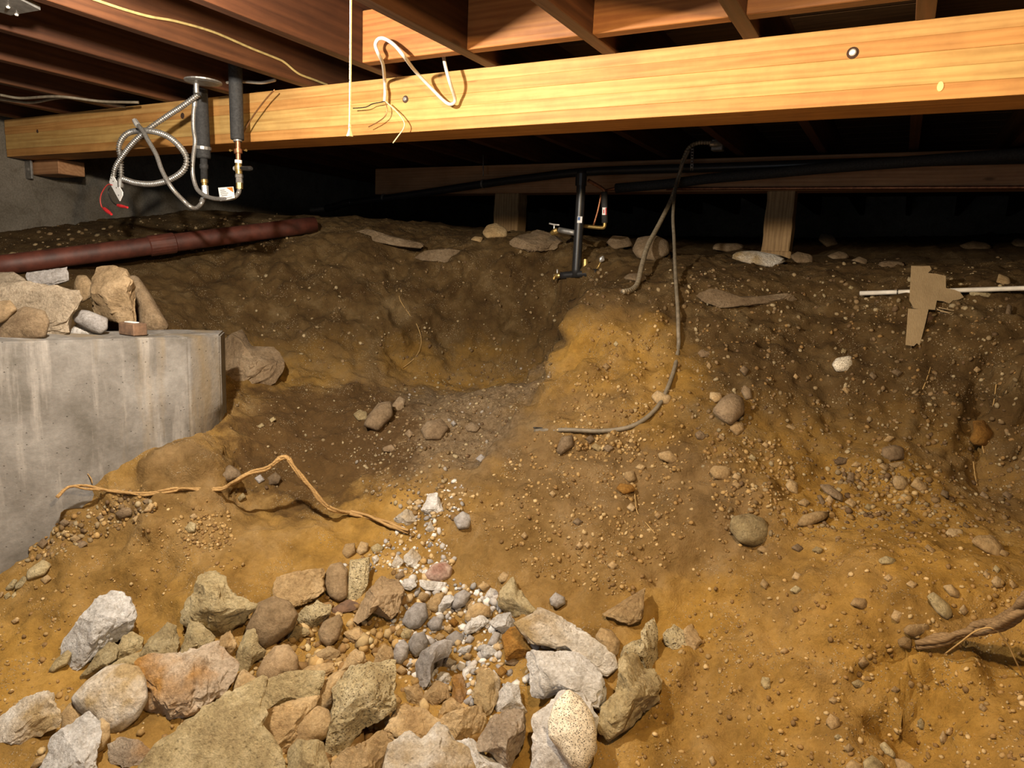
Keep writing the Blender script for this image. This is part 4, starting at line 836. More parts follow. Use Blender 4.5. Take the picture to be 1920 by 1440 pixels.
  ('I',[(-15,830),(5,808),(20,815),(10,840),(-10,845)],'tan'),('I',[(225,740),(260,715),(290,735),(260,765)],'tan'),('I',[(540,390),(565,375),(585,390),(560,406)],'dusty'),('I',[(800,300),(825,285),(855,300),(830,315)],'dusty'),('I',[(765,345),(790,325),(812,345),(790,362)],'dusty'),('I',[(350,485),(372,470),(392,488),(370,502)],'tan'),
  ('I',[(1065,385),(1090,368),(1115,388),(1090,405)],'tan'),('I',[(60,975),(85,960),(110,970),(80,990)],'tan'),('I',[(415,545),(460,525),(495,540),(460,565)],'dusty'),('I',[(740,400),(765,380),(790,400),(765,418)],'tan'),('I',[(330,420),(360,400),(395,420),(360,445)],'dusty')]),
 'gully': ('stone in the gravel gully beside the end of the thin root', 'stones in the gravel gully', [
  ('H',[(0,530),(20,485),(70,480),(80,530),(40,560)],'tan'),('H',[(85,520),(105,470),(150,480),(150,520),(110,540)],'tan'),('H',[(630,340),(680,300),(735,330),(720,385),(660,390)],'grey'),('H',[(290,340),(360,290),(410,300),(440,360),(380,380),(320,365)],'whitedirty'),('H',[(365,245),(385,225),(405,245),(385,265)],'tan'),
  ('H',[(405,245),(435,228),(460,248),(430,265)],'tan'),('H',[(400,275),(425,260),(445,278),(420,295)],'tan'),('H',[(470,400),(500,350),(530,400),(500,420)],'whitedirty'),('H',[(340,560),(400,510),(450,560),(430,610),(370,600)],'whitedirty'),('H',[(280,600),(310,540),(350,580),(330,620)],'whitedirty'),('H',[(170,560),(195,540),(215,565),(190,600)],'whitedirty'),
  ('H',[(165,500),(200,480),(240,500),(220,530),(180,525)],'beige'),('H',[(880,670),(910,640),(945,655),(930,690),(895,695)],'tan'),('H',[(765,720),(800,695),(840,715),(800,745)],'tan'),('H',[(805,775),(840,730),(880,745),(870,800),(820,800)],'white'),('H',[(695,820),(725,790),(760,810),(740,845),(705,845)],'tan'),
  ('H',[(770,800),(790,770),(815,790),(800,815)],'white'),('H',[(415,780),(450,750),(495,765),(480,805),(430,805)],'tan'),('H',[(300,660),(340,630),(360,660),(320,680)],'dusty'),('H',[(585,1010),(640,975),(690,1000),(680,1050),(620,1050)],'grey'),('H',[(690,1030),(720,990),(750,1010),(730,1040)],'grey'),('H',[(640,1090),(690,1050),(735,1050),(720,1090),(670,1105)],'white'),
  ('H',[(780,1090),(800,1050),(850,1050),(880,1090),(840,1125),(800,1120)],'white'),('H',[(680,1120),(705,1090),(738,1105),(720,1135)],'tan'),('H',[(740,1115),(760,1098),(788,1115),(765,1135)],'orange'),('H',[(820,1040),(860,980),(895,990),(880,1040),(850,1050)],'grey'),('H',[(570,960),(600,940),(630,955),(610,985)],'tan'),
  ('H',[(330,990),(360,955),(400,970),(390,1010),(350,1020)],'beige'),('H',[(520,1010),(550,980),(585,1000),(560,1035)],'tan'),('H',[(600,920),(630,895),(660,920),(640,950)],'orange'),('H',[(1040,1050),(1080,1030),(1120,1060),(1090,1095),(1050,1085)],'grey'),('H',[(1190,1090),(1230,1050),(1300,1060),(1300,1105),(1230,1115)],'tan'),
  ('H',[(1120,1060),(1150,1010),(1200,1030),(1190,1080)],'grey'),('H',[(350,1155),(390,1125),(425,1150),(395,1180)],'white'),('H',[(305,1195),(335,1165),(372,1190),(345,1220)],'tan'),('H',[(535,1240),(560,1205),(610,1210),(620,1250),(580,1275)],'whitedirty'),('H',[(560,1160),(600,1120),(650,1140),(630,1185),(580,1180)],'whitedirty'),
  ('H',[(680,1190),(730,1160),(760,1180),(720,1225),(690,1225)],'white'),('H',[(740,1200),(790,1175),(830,1195),(800,1230)],'tan'),('H',[(860,1200),(900,1170),(935,1195),(900,1230)],'orange'),('H',[(910,1150),(960,1125),(1010,1140),(980,1170)],'dusty'),('H',[(515,1170),(545,1110),(575,1130),(560,1180)],'whitedirty'),('H',[(480,930),(520,890),(570,910),(560,960),(510,970)],'grey')]),
 'crest': ('stone on the crawl-space ground behind the bank', 'stones behind the bank', [
  ('F',[(275,0),(330,-30),(420,-35),(560,-5),(600,20),(480,70),(380,50),(290,20)],'whitedirty'),('F',[(1750,160),(1800,95),(1845,120),(1830,165)],'tan'),('F',[(1600,220),(1640,190),(1780,180),(1785,215),(1720,235)],'beige'),
  ('J',[(1330,950),(1380,900),(1560,900),(1590,940),(1450,975)],'dusty'),('J',[(740,960),(800,850),(940,830),(1020,880),(1010,990),(900,1050),(780,1030)],'dusty'),('J',[(550,900),(600,840),(720,850),(740,930),(600,960)],'dusty'),('J',[(670,1170),(720,1130),(820,1125),(855,1170),(800,1200)],'dusty'),
  ('E',[(795,-130),(820,-180),(870,-195),(930,-150),(930,-100),(820,-95)],'tan'),('Z',[(882,450),(890,442),(905,444),(903,456)],'tan'),('Z',[(1535,450),(1545,436),(1566,440),(1568,460),(1545,465)],'dusty'),('Z',[(1550,480),(1575,470),(1590,474),(1590,485),(1560,487)],'dusty'),
  ('Z',[(1645,495),(1670,488),(1700,492),(1690,502),(1655,503)],'dusty'),('Z',[(1595,488),(1615,480),(1628,488),(1620,497)],'dusty'),('Z',[(1798,460),(1830,450),(1865,458),(1850,468),(1805,468)],'dusty'),('Z',[(1895,455),(1912,445),(1940,452),(1935,465),(1900,463)],'dusty'),('Z',[(1482,480),(1500,470),(1525,478),(1520,495),(1490,494)],'dusty'),
  ('F',[(1100,40),(1150,25),(1250,40),(1240,65),(1130,65)],'dusty'),('F',[(1800,330),(1850,265),(1865,280),(1830,335)],'dusty'),('F',[(930,180),(945,165),(965,175),(950,190)],'beige')]),
}
NC = 0
for key, (label, group, items) in MED.items():
    for crop, poly, mat in items:
        w_ = (max(p[0] for p in poly)-min(p[0] for p in poly))/CROP[crop][2]
        size = 'large' if w_ > 52 else ('medium-sized' if w_ > 28 else ('small' if w_ > 15 else 'tiny'))
        tone = {'tan': 'tan', 'dusty': 'dull brown', 'beige': 'pale yellow', 'granite': 'white speckled', 'orange': 'orange', 'white': 'white', 'whitedirty': 'off-white', 'grey': 'grey'}[mat]
        st = 'angular' if mat in ('white', 'whitedirty', 'conglom') and key == 'gully' else 'round'
        rock('cobble' if key not in ('gully', 'crest') else 'stone', px(crop, poly), mat, '%s %s %s' % (size, tone, label), 'rock', group, st, None, 0.95, 3); NC += 1

# ------------------------------------------------------------------ gravel too fine or too many to count
def gravel(name, label, samples, seed, top=False):
    """samples: list of (loc, normal, size, tone, sub)"""
    rr = np.random.RandomState(seed); VV, FF, CC = [], [], []; off = 0
    for loc, nrm, size, tone, sub in samples:
        n, f = ICO[sub] if sub else ICO0
        ax = np.array([1.0, rr.uniform(0.6, 0.95), rr.uniform(0.4, 0.75)])*size
        z = np.array(nrm); a = rr.normal(size=3); x = a-z*(a@z); x /= np.linalg.norm(x)+1e-9; y = np.cross(z, x)
        jit = 1+rr.uniform(-0.16, 0.16, size=len(n))
        p = (n*jit[:, None])*ax[None]
        w = p[:, :1]*x[None]+p[:, 1:2]*y[None]+p[:, 2:]*z[None]+np.array(loc)[None]+z[None]*size*0.12
        VV.append(w); FF.append(np.array(f)+off); off += len(n)
        c = np.array(tone)*rr.uniform(0.75, 1.2); CC.append(np.tile(np.append(c, 1), (len(n), 1)))
    V = np.concatenate(VV); F = np.concatenate(FF); C = np.concatenate(CC)
    me = bpy.data.meshes.new(name); me.vertices.add(len(V)); me.vertices.foreach_set('co', V.ravel())
    me.loops.add(F.size); me.loops.foreach_set('vertex_index', F.ravel().astype(np.int32))
    me.polygons.add(len(F)); me.polygons.foreach_set('loop_start', np.arange(0, F.size, 3, dtype=np.int32)); me.polygons.foreach_set('loop_total', np.full(len(F), 3, dtype=np.int32))
    me.polygons.foreach_set('use_smooth', np.ones(len(F), dtype=bool)); me.update(); me.validate()
    at = me.color_attributes.new('tone', 'FLOAT_COLOR', 'POINT'); at.data.foreach_set('color', C.ravel())
    o = link(name, me, 'gravel', None if top else ground)
    if top: tag(o, label, 'gravel', None, 'stuff')
    else: o['label'] = label; o['kind'] = 'stuff'
    return o
_t = (1+5**0.5)/2
_v = np.array([(-1,_t,0),(1,_t,0),(-1,-_t,0),(1,-_t,0),(0,-1,_t),(0,1,_t),(0,-1,-_t),(0,1,-_t),(_t,0,-1),(_t,0,1),(-_t,0,-1),(-_t,0,1)])/math.sqrt(1+_t*_t)
ICO0 = (_v, [(0,11,5),(0,5,1),(0,1,7),(0,7,10),(0,10,11),(1,5,9),(5,11,4),(11,10,2),(10,7,6),(7,1,8),(3,9,4),(3,4,2),(3,2,6),(3,6,8),(3,8,9),(4,9,5),(2,4,11),(6,2,10),(8,6,7),(9,8,1)])
TAN = [(0.30,0.185,0.065),(0.37,0.24,0.095),(0.26,0.155,0.055),(0.46,0.33,0.16),(0.22,0.13,0.05)]
GRY = [(0.34,0.32,0.30),(0.46,0.43,0.40),(0.58,0.55,0.50),(0.27,0.25,0.235),(0.66,0.63,0.58),(0.46,0.34,0.19),(0.52,0.38,0.2)]
DUS = [(0.17,0.11,0.05),(0.21,0.14,0.07),(0.26,0.19,0.10),(0.13,0.08,0.04),(0.33,0.26,0.15)]
def in_poly(poly, x, y):
    c = False; n = len(poly)
    for i in range(n):
        (x1, y1), (x2, y2) = poly[i], poly[(i+1) % n]
        if (y1 > y) != (y2 > y) and x < (x2-x1)*(y-y1)/(y2-y1)+x1: c = not c
    return c
def poly_samples(poly, count, lo, hi, tones, sub, rr):
    out = []; xs = [p[0] for p in poly]; ys = [p[1] for p in poly]
    while len(out) < count:
        u, v = rr.uniform(min(xs), max(xs)), rr.uniform(min(ys), max(ys))
        if not in_poly(poly, u, v): continue
        loc, nrm, d = hit(u, v)
        s = lo*(hi/lo)**(rr.random()**1.6)
        out.append((tuple(loc), tuple(nrm), s, rr.choice(tones), sub))
    return out
rr = random.Random(3)
S = poly_samples([(735,1075),(800,1050),(900,1085),(985,1170),(1080,1230),(1080,1270),(960,1290),(900,1330),(800,1300),(735,1230)], 520, 0.006, 0.018, GRY, 1, rr)
S += poly_samples([(640,1060),(720,1020),(760,950),(850,900),(880,920),(830,1010),(860,1060),(760,1080)], 380, 0.004, 0.014, GRY+TAN, 1, rr)
S += poly_samples([(480,1180),(640,1100),(760,1150),(800,1260),(800,1380),(620,1390),(450,1250)], 420, 0.005, 0.016, TAN, 1, rr)
S += poly_samples([(470,1150),(760,1120),(800,1300),(960,1330),(960,1430),(480,1430),(440,1260)], 260, 0.012, 0.030, TAN+[(0.45,0.36,0.2)], 1, rr)
S += poly_samples([(60,1180),(140,1200),(330,1180),(480,1200),(470,1420),(60,1430)], 160, 0.004, 0.012, TAN, 1, rr)
gravel('gravel_heap', 'grey and tan gravel filling the rubble heap', S, 1)
S = poly_samples([(690,740),(820,690),(1030,670),(1040,700),(900,850),(780,960),(690,930),(640,830)], 900, 0.003, 0.011, DUS+DUS+[(0.32,0.28,0.23)], 1, rr)
S += poly_samples([(430,740),(700,700),(760,850),(640,960),(430,930)], 200, 0.003, 0.009, DUS, 1, rr)
gravel('hollow_gravel', 'dusty gravel spilling down the hollow toward the rubble heap', S, 2)
S = poly_samples([(860,950),(1060,760),(1120,600),(1250,580),(1300,800),(1300,1000),(1200,1130),(1000,1080)], 1500, 0.0028, 0.010, TAN, 1, rr)
S += poly_samples([(1080,800),(1200,800),(1200,870),(1060,860)], 150, 0.005, 0.011, TAN, 1, rr)
gravel('slope_gravel', 'ochre grit and pebbles scattered over the yellow slope', S, 3)
S = poly_samples([(1290,520),(1900,600),(2250,620),(2250,980),(1600,1020),(1350,1000),(1290,760)], 3000, 0.0026, 0.011, DUS+TAN[2:3]+TAN[4:], 1, rr)
S += poly_samples([(1320,830),(1480,820),(1500,960),(1340,960)], 240, 0.004, 0.011, TAN, 1, rr)
S += poly_samples([(1550,880),(1760,860),(1800,960),(1560,980)], 220, 0.004, 0.014, DUS+TAN, 1, rr)
gravel('bank_gravel', 'brown gravel embedded across the dirt bank', S, 4)
S = poly_samples([(1300,1010),(1920,980),(2250,980),(2250,1500),(1150,1500),(1280,1200)], 2100, 0.0022, 0.0085, TAN, 1, rr)
gravel('mound_gravel', 'fine tan grit scattered over the sandy mound', S, 5)
S = poly_samples([(-250,1120),(0,1090),(200,930),(420,930),(460,1060),(330,1130),(120,1180),(0,1400),(-250,1450)], 750, 0.0025, 0.008, TAN, 1, rr)
S += poly_samples([(110,980),(260,900),(300,960),(180,1010),(60,1060),(20,1060)], 220, 0.005, 0.013, DUS+TAN, 1, rr)
S += poly_samples([(320,970),(430,960),(440,1030),(340,1040)], 160, 0.004, 0.010, TAN, 1, rr)
gravel('sand_gravel', 'tan pebbles strewn on the sand below the footing wall', S, 6)
S = poly_samples([(440,480),(1050,470),(1050,670),(600,690),(440,640)], 420, 0.003, 0.012, DUS, 1, rr)
S += poly_samples([(0,420),(540,400),(560,470),(0,480)], 260, 0.004, 0.020, DUS[:3], 1, rr)
S += poly_samples([(1080,500),(1900,480),(1900,600),(1080,580)], 420, 0.003, 0.014, DUS, 1, rr)
gravel('crest_gravel', 'dim grit and clods on the dark upper ground', S, 7)

# ------------------------------------------------------------------ roots
def strand_root(name, pts, r0, r1, mat, label, strands, twist, jit, group=None):
    t = thing(name, label, 'root', Vector(pts[0]))
    path = resample(catmull(pts, 10), 0.006); n = len(path)
    for s in range(strands):
        ph = 2*math.pi*s/strands; q = []
        for i, p in enumerate(path):
            tt = (path[min(i+1, n-1)]-path[max(i-1, 0)]).normalized(); a = tt.orthogonal().normalized(); b = tt.cross(a)
            f = i/(n-1); r = (r0+(r1-r0)*f)*0.5*(1 if strands > 1 else 0); an = ph+f*twist+0.5*math.sin(f*13+s)
            wob = Vector((vn1(i*0.13+s*9), vn1(i*0.13+s*9+50), vn1(i*0.13+s*9+90)))*jit
            q.append(p+a*math.cos(an)*r+b*math.sin(an)*r+wob)
        v, f = tube_geo(q, lambda i, n, s_: (r0+(r1-r0)*i/(n-1))*(0.62 if strands > 1 else 1)*(1+0.18*math.sin(i*0.35)*math.sin(i*0.11)), 8, 0.12, s)
        place('strand', v, f, mat, t, True)
    return t
def vn1(x):
    return float(vnoise(np.array([[x, 0.37, 0.11]]), 7)[0])
def gdep(u, v, off=0.0): return hit(u, v)[2]-off
rp = [(108,932),(128,913),(160,913),(200,919),(280,926),(340,916),(410,918),(440,903),(470,886),(505,876),(533,856),(555,880),(590,925),(620,953),(660,962),(700,971),(765,997)]
def wall_dep(u, v):
    e = fp[2]-fp[1]; n = Vector((e.y, -e.x, 0)); r = ray(u, v); return n.dot(fp[1]-CAM)/n.dot(r)
dep = []
g0, g1 = gdep(410, 925), gdep(660, 968)
for i, (u, v) in enumerate(rp):
    if u <= 410: d = min(wall_dep(u, v)-0.012, gdep(u, v+4), gdep(200, 925)+0.02+0.0012*(u-200) if u < 200 else 99)-0.012
    elif u >= 640: d = gdep(u, v+3)-0.012
    else: d = g0+(g1-g0)*(u-410)/(660-410)-0.02-0.05*math.sin((u-410)/250*math.pi)
    dep.append(d)
t1 = strand_root('dead_root', [P(u, v, d) for (u, v), d in zip(rp, dep)], 0.0062, 0.0085, 'root', 'thin pale dead root bent to a peak, running from the footing wall to the rubble', 3, 14, 0.004)
for (a, b) in (((470/3+0, 840+190/3), (428/3, 840+148/3)), ((520/3, 840+200/3), (493/3, 840+145/3))):
    d = gdep(170, 925)-0.02; tube('twig', [P(a[0], a[1], d), P((a[0]+b[0])/2+2, (a[1]+b[1])/2, d), P(b[0], b[1], d)], 0.002, 'root', t1, 6)
d0 = gdep(1722, 1208)
rp = [(1722,1207,d0-0.005),(1760,1199,d0-0.035),(1800,1190,d0-0.06),(1840,1180,d0-0.095),(1880,1165,d0-0.14),(1920,1135,d0-0.19),(1985,1090,d0-0.25),(2050,1080,d0-0.22),(2110,1110,d0-0.12),(2150,1170,gdep(2150,1175)+0.02)]
t2 = strand_root('gnarled_root', [P(*p) for p in rp], 0.010, 0.024, 'darkroot', 'thick twisted root rising out of the sandy mound', 5, 5, 0.006)
tube('rootlet', [P(1772, 1226, d0-0.045), P(1800, 1205, d0-0.09), P(1830, 1183, d0-0.115), P(1860, 1178, d0-0.13), P(1885, 1200, d0-0.13), P(1905, 1240, d0-0.12), P(1922, 1275, d0-0.10)], 0.0016, 'rootlet', t2, 6)
def rootlet(pts, label, r=0.0018, off=0.006):
    o = tube('rootlet', [P(u, v, gdep(u, v, off)) for u, v in pts], r, 'rootlet', None, 5)
    tag(o, label, 'root', 'hair roots in the earth')
rootlet([(748,540),(750,562),(768,590),(782,610),(790,640),(780,668),(755,690)], 'curved hair root dangling on the back wall of the hollow')
rootlet([(1745,688),(1738,710),(1730,730)], 'short hair root below the torn plywood')
rootlet([(1868,720),(1862,760),(1848,800),(1842,830),(1845,850)], 'long hair root hanging down the bank beside the orange stone')
rootlet([(1825,865),(1828,890),(1832,910)], 'hair root at the bottom of the bank hollow')
rootlet([(1190,925),(1195,960),(1215,985),(1228,1000)], 'thin dark crack-like rootlet on the yellow slope')

# ------------------------------------------------------------------ pipe on the left ledge
pl_ = [(-40,503),(130,487),(270,466),(400,447),(500,434),(590,421)]
cpt = thing('drain_pipe', 'rust-red drain pipe lying along the ledge above the rubble', 'pipe', P(270, 466, 3.55))
dp = [2.86, 0, 0, 0, 0, 3.72]
pp = [P(u, v, d) for (u, v), d in zip(pl_, dp)]
tube('pipe_body', [pp[0], pp[5]], 0.042, 'claypipe', cpt, 20, 12)
a, b = pp[0].lerp(pp[5], 0.44), pp[0].lerp(pp[5], 0.52)
lathe('coupling', a, b, [(0, 0.043), (0.04, 0.048), (0.96, 0.048), (1, 0.043)], 'claypipe', cpt, 20)

# ------------------------------------------------------------------ small wooden box on the wall and plywood
wb = thing('wood_offcut', 'small dark brown wooden offcut on the footing wall below the tall tan boulder', 'wood', PZ(232, 629, TOPZ))
c = PZ(234, 629, TOPZ+0.002); 
bm_obj('block', bevel_box(0.085, 0.05, 0.042, 0.003), 'rottenwood', wb, c+Vector((0.0, 0.03, 0.021)))
bm_obj('paper_flake', bevel_box(0.05, 0.02, 0.003, 0.0), 'paper', wb, c+Vector((-0.005, 0.03, 0.0435)))

dply = gdep(1725, 600)-0.10
nrm_p = -ray(1735, 590).normalized()
tilt = Vector((0, 0, 1))
pb = thing('plywood_scrap', 'torn tan plywood scrap leaning in front of the white pipe', 'plywood', P(1735, 640, dply))
def plane_pt(u, v, base, slope): return P(u, v, base+slope*(650-v)/FPX*base)
up_ = px('F', [(1285,55),(1345,57),(1390,55),(1400,75),(1380,95),(1430,100),(1480,112),(1482,180),(1530,190),(1560,203),(1582,232),(1555,245),(1520,250),(1500,268),(1465,255),(1430,250),(1425,275),(1420,303),(1360,300),(1300,295),(1275,250)])
slab_poly('torn_panel', [plane_pt(u, v, dply, 0.5) for u, v in up_], -nrm_p*0.011, 'plywood', pb)
lo_ = px('F', [(1268,296),(1310,298),(1384,296),(1360,400),(1332,505),(1318,490),(1300,507),(1253,500)])
slab_poly('lower_strip', [plane_pt(u, v, dply-0.012, 0.5) for u, v in lo_], -nrm_p*0.010, 'plywood', pb)
for k, (a, b) in enumerate((((1440,290),(1610,312)), ((1430,300),(1580,330)), ((1450,310),(1540,318)))):
    (u0, v0), (u1, v1) = px('F', [a, b]); tube('splinter', [plane_pt(u0, v0, dply, 0.5), plane_pt((u0+u1)/2, (v0+v1)/2+2, dply, 0.5), plane_pt(u1, v1, dply, 0.5)], 0.0025, 'plywood', pb, 5)
q = px('F', [(1360,345),(1380,320),(1375,400),(1405,580),(1390,610),(1345,600)])
st_ = tube('stake', [plane_pt(*px('F', [(1395,330)])[0], dply+0.07, 0.2), plane_pt(*px('F', [(1375,600)])[0], dply+0.07, 0.2)], 0.018, 'rottenwood', pb, 4, 4)

dw = gdep(1612, 556)-0.03
wp = thing('pvc_pipe', 'thin white plastic pipe lying along the top of the bank behind the plywood', 'pipe', P(1700, 548, dw))
pa, pb_ = P(1612, 550, dw), P(1905, 541, min(gdep(1900, 550), gdep(1820, 552), gdep(1760, 552))-0.035); pb_ = pa.lerp(pb_, 1.7)
tube('pipe_body', [pa, pb_], 0.0085, 'pvc', wp, 12, 6)
lathe('pipe_end', pa, pa.lerp(pb_, 0.004), [(0, 0.0062), (1, 0.0062)], 'hole', wp, 10).location += (pa-pb_).normalized()*0.0025
q = pa.lerp(pb_, 0.15); lathe('wire_tie', q, q+(pb_-pa).normalized()*0.004, [(0, 0.0105), (1, 0.0105)], 'black', wp, 10)

# ------------------------------------------------------------------ ceiling cables and cord
YF = BEAM_Y-0.035
def py(pts, y): return [PY(u, v, y if not isinstance(y, list) else y[i]) for i, (u, v) in enumerate(pts)]
wc = thing('white_cable', 'white electrical cable looping down in front of the beam with stripped wire ends', 'cable', PY(780, 130, YF))
cpts = [(828,60),(832,108),(842,150),(853,185),(848,195),(836,192),(815,172),(780,135),(757,105),(740,85),(722,73),(710,73),(704,84),(709,100),(718,120),(721,150),(722,172),(721,190)]
tube('cable_jacket', [PY(u, v, YF-(YF-hy+0.05)*min(1, max(0, (150-v)/45)) if k > 2 else (hy+0.09)) for k, (u, v) in enumerate(cpts)], 0.0058, 'cable', wc, 8)
tube('black_wire', py([(721,190),(712,192),(698,195),(685,201),(662,203)], YF), 0.0018, 'black', wc, 6)
tube('bare_wire', py([(722,190),(726,205),(722,218),(708,229),(691,238)], YF), 0.0018, 'brownwire', wc, 6)
tube('white_wire', py([(723,190),(736,202),(748,214),(758,230),(756,242),(746,256),(737,268)], YF-0.01), 0.0022, 'cord', wc, 6)

pc = thing('pull_cord', 'straight cream pull cord with a small bell end hanging in front of the beam', 'cord', PY(657, 240, BEAM_Y-0.10))
yc = 1.1
tube('cord', [PZ(659, 3, ceil_z-0.01) if False else PY(661, -260, yc), PY(658, 0, yc), PY(657, 150, yc), PY(656, 236, yc)], 0.0021, 'cord', pc, 8, 10)
a, b = PY(656, 232, yc), PY(656, 256, yc)
lathe('bell_end', a, b, [(0, 0.002), (0.25, 0.0030), (0.35, 0.0022), (0.55, 0.0032), (0.9, 0.0062), (1, 0.0062)], 'cord', pc, 14)

jx1 = -0.028-0.406*5+JW/2+0.006
yl = tube('yellow_cable', [PX(u, v, jx1) for u, v in [(150,-12),(180,0),(240,20),(285,32),(330,40),(400,60),(470,90),(520,110),(535,118),(560,138),(590,150),(616,160)]], 0.0042, 'yellowcable', None, 7)
tag(yl, 'yellowed old cable running along the side of a joist', 'cable')
for pts_, lab in (([(0,178),(40,184),(110,181),(190,190),(260,192)], 'grey cable sagging under the joists near the foundation wall'), ([(0,186),(60,192),(120,183),(200,194),(235,200)], 'second thin cable crossing the sagging grey cable')):
    o = tube('grey_cable', [PZ(u, v, JOIST_Z0-0.012) for u, v in pts_], 0.006, 'greycable', None, 7); tag(o, lab, 'cable')
o = tube('grey_cable', [PY(u, v, BEAM_Y-0.05) for u, v in [(395,152),(420,155),(455,153),(490,155),(516,150)]], 0.006, 'cable', None, 7); tag(o, 'pale cable passing behind the two insulated pipes', 'cable')

mp = thing('junction_plate', 'flat grey metal box cover fixed to the joists', 'metal box', PZ(30, 12, JOIST_Z0))
q = [PZ(-60, 5, JOIST_Z0-0.003), PZ(20, 29, JOIST_Z0-0.003), PZ(76, 19, JOIST_Z0-0.003), PZ(20, -10, JOIST_Z0-0.003)]
slab_poly('cover', q, (0, 0, 0.012), 'dullgalv', mp)
for (u, v) in ((15, 13), (31, 27)):
    c = PZ(u, v, JOIST_Z0-0.003); lathe('screw', c+Vector((0, 0, -0.004)), c+Vector((0, 0, 0.002)), [(0, 0.003), (0.4, 0.005), (1, 0.005)], 'chrome', mp, 8)

# ------------------------------------------------------------------ insulated water pipes, braided hoses, steel conduit
YP = BEAM_Y-0.11
def sc(u, v, npx, y): return npx*depth_of(PY(u, v, y))/FPX
def cyl(name, p0, p1, wpx, mat, parent, y=YP, prof=None, segs=14):
    a, b = PY(*p0, y), PY(*p1, y); r = sc(p0[0], p0[1], wpx/2, y)
    pr = [(t, r*k) for t, k in (prof or [(0, 0.97), (0.02, 1), (0.98, 1), (1, 0.97)])]
    return lathe(name, a, b, pr, mat, parent, segs, True if mat == 'foam' else False)
ip = thing('insulated_pipe', 'black insulated water pipe hanging behind the steel conduit coil', 'pipe', PY(380, 300, YP))
cyl('insulation', (373,120), (382,297), 26, 'foam', ip); cyl('coupling', (382,295), (383,337), 13, 'foam', ip, prof=[(0, 1), (0.3, 1), (0.32, 1.2), (0.5, 1.2), (0.52, 1), (1, 1)])
cyl('brass_adapter', (383,333), (384,352), 11, 'brass', ip, prof=[(0, 1), (0.2, 1.15), (0.5, 1.15), (0.55, 0.9), (1, 0.9)]); cyl('hex_nut', (384,348), (385,366), 12, 'chrome', ip, segs=6)
o = cyl('pipe_clamp', (381,275), (381,281), 29, 'dullgalv', ip)
ip2 = thing('insulated_pipe', 'black insulated water pipe ending in a copper stub and shut-off valve', 'pipe', PY(446, 300, YP))
cyl('insulation', (440,95), (445,262), 25, 'foam', ip2)
cyl('hose_clamp', (445,258), (446,266), 16, 'dullgalv', ip2); cyl('copper_stub', (446,264), (447,300), 9, 'copper', ip2)
cyl('sweat_fitting', (446,280), (447,288), 15, 'copper', ip2); 
for du in (-11, 12):
    c = PY(446+du, 282, YP); lathe('clamp_screw', c, c+Vector((0.012*(1 if du > 0 else -1), 0, 0)), [(0, 0.0022), (0.7, 0.0022), (0.72, 0.0048), (1, 0.0048)], 'brass', ip2, 8)
cyl('white_collar', (447,300), (447,306), 13, 'paper', ip2); 
vb = cyl('valve_body', (447,304), (448,326), 13, 'brass', ip2, prof=[(0, 0.9), (0.3, 0.9), (0.32, 1.15), (0.7, 1.15), (0.72, 0.95), (1, 0.95)])
a = PY(440, 316, YP); lathe('valve_stem', a, PY(452, 315, YP), [(0, 0.009), (1, 0.009)], 'chrome', vb, 10)
hb = PY(451, 315, YP-0.015); he = PY(472, 316, YP-0.02)
lathe('valve_lever', hb, he, [(0, 0.004), (0.2, 0.008), (0.85, 0.0095), (1, 0.006)], 'black', vb, 10)
cyl('union_nut', (448,326), (449,343), 13, 'galv', ip2, segs=8, prof=[(0, 0.9), (0.15, 1.1), (0.4, 1.1), (0.45, 0.95), (1, 1)]); cyl('hex_nut', (449,342), (449,354), 12, 'brass', ip2, segs=6)
o = tube('ground_wire', [PY(u, v, YP+0.05) for u, v in [(450,262),(470,225),(497,188),(515,168)]], 0.0028, 'brownwire', ip2, 6)

def braid(i, n, s): return 1.0
def braided(pts, wpx, y, name, label, extra):
    t = thing(name, label, 'hose', PY(*pts[0], y[0]))
    path = resample(catmull(py(pts, y), 10), 0.0028); r = sc(pts[0][0], pts[0][1], wpx/2, pts and (y if not isinstance(y, list) else y[0]))
    v, f = tube_geo(path, lambda i, n, s: r*(1+0.055*(i % 2)), 10); place('braided_hose', v, f, 'steel', t, True)
    return t, r
h1, r1 = braided([(256,233),(266,243),(277,262),(293,290),(304,320),(322,352),(345,377),(358,388),(368,390),(377,382),(383,369),(385,362)], 8, [YP-0.115]*3+[YP-0.11, YP-0.11, YP-0.10]+[YP-0.06, YP-0.045]+[YP-0.02]*2+[YP]*2, 'braided_hose_line', 'braided steel hose with a loose end nut, hanging in a U from the first pipe', None)
a, b = PY(252, 225, YP-0.115), PY(260, 238, YP-0.115); lathe('end_nut', a, b, [(0, 0.010), (0.7, 0.0115), (1, 0.0085)], 'chrome', h1, 6)
a, b = PY(378, 379, YP-0.01), PY(385, 364, YP); lathe('crimp_sleeve', a, b, [(0, 0.0105), (1, 0.0105)], 'galv', h1, 10)
h2, r2 = braided([(365,196),(363,215),(363,240),(366,265),(363,290),(361,315),(363,335),(370,355),(383,366),(400,372),(420,373),(438,370),(447,362),(449,353)], 8, [YP-0.03]*11+[YP-0.02]+[YP]*2, 'braided_hose_line', 'braided steel hose with a white paper tag joining the valve', None)
a, b = PY(366, 180, YP-0.03), PY(365, 200, YP-0.03); lathe('end_fitting', a, b, [(0, 0.007), (0.4, 0.0075), (0.45, 0.0105), (1, 0.0105)], 'dullgalv', h2, 10)
yt = YP-0.035
tg = [PY(u, v, yt) for u, v in [(409,352),(437,350),(440,371),(413,377)]]
tgp = slab_poly('paper_tag', tg, (0, 0.0015, 0), 'paper', h2)
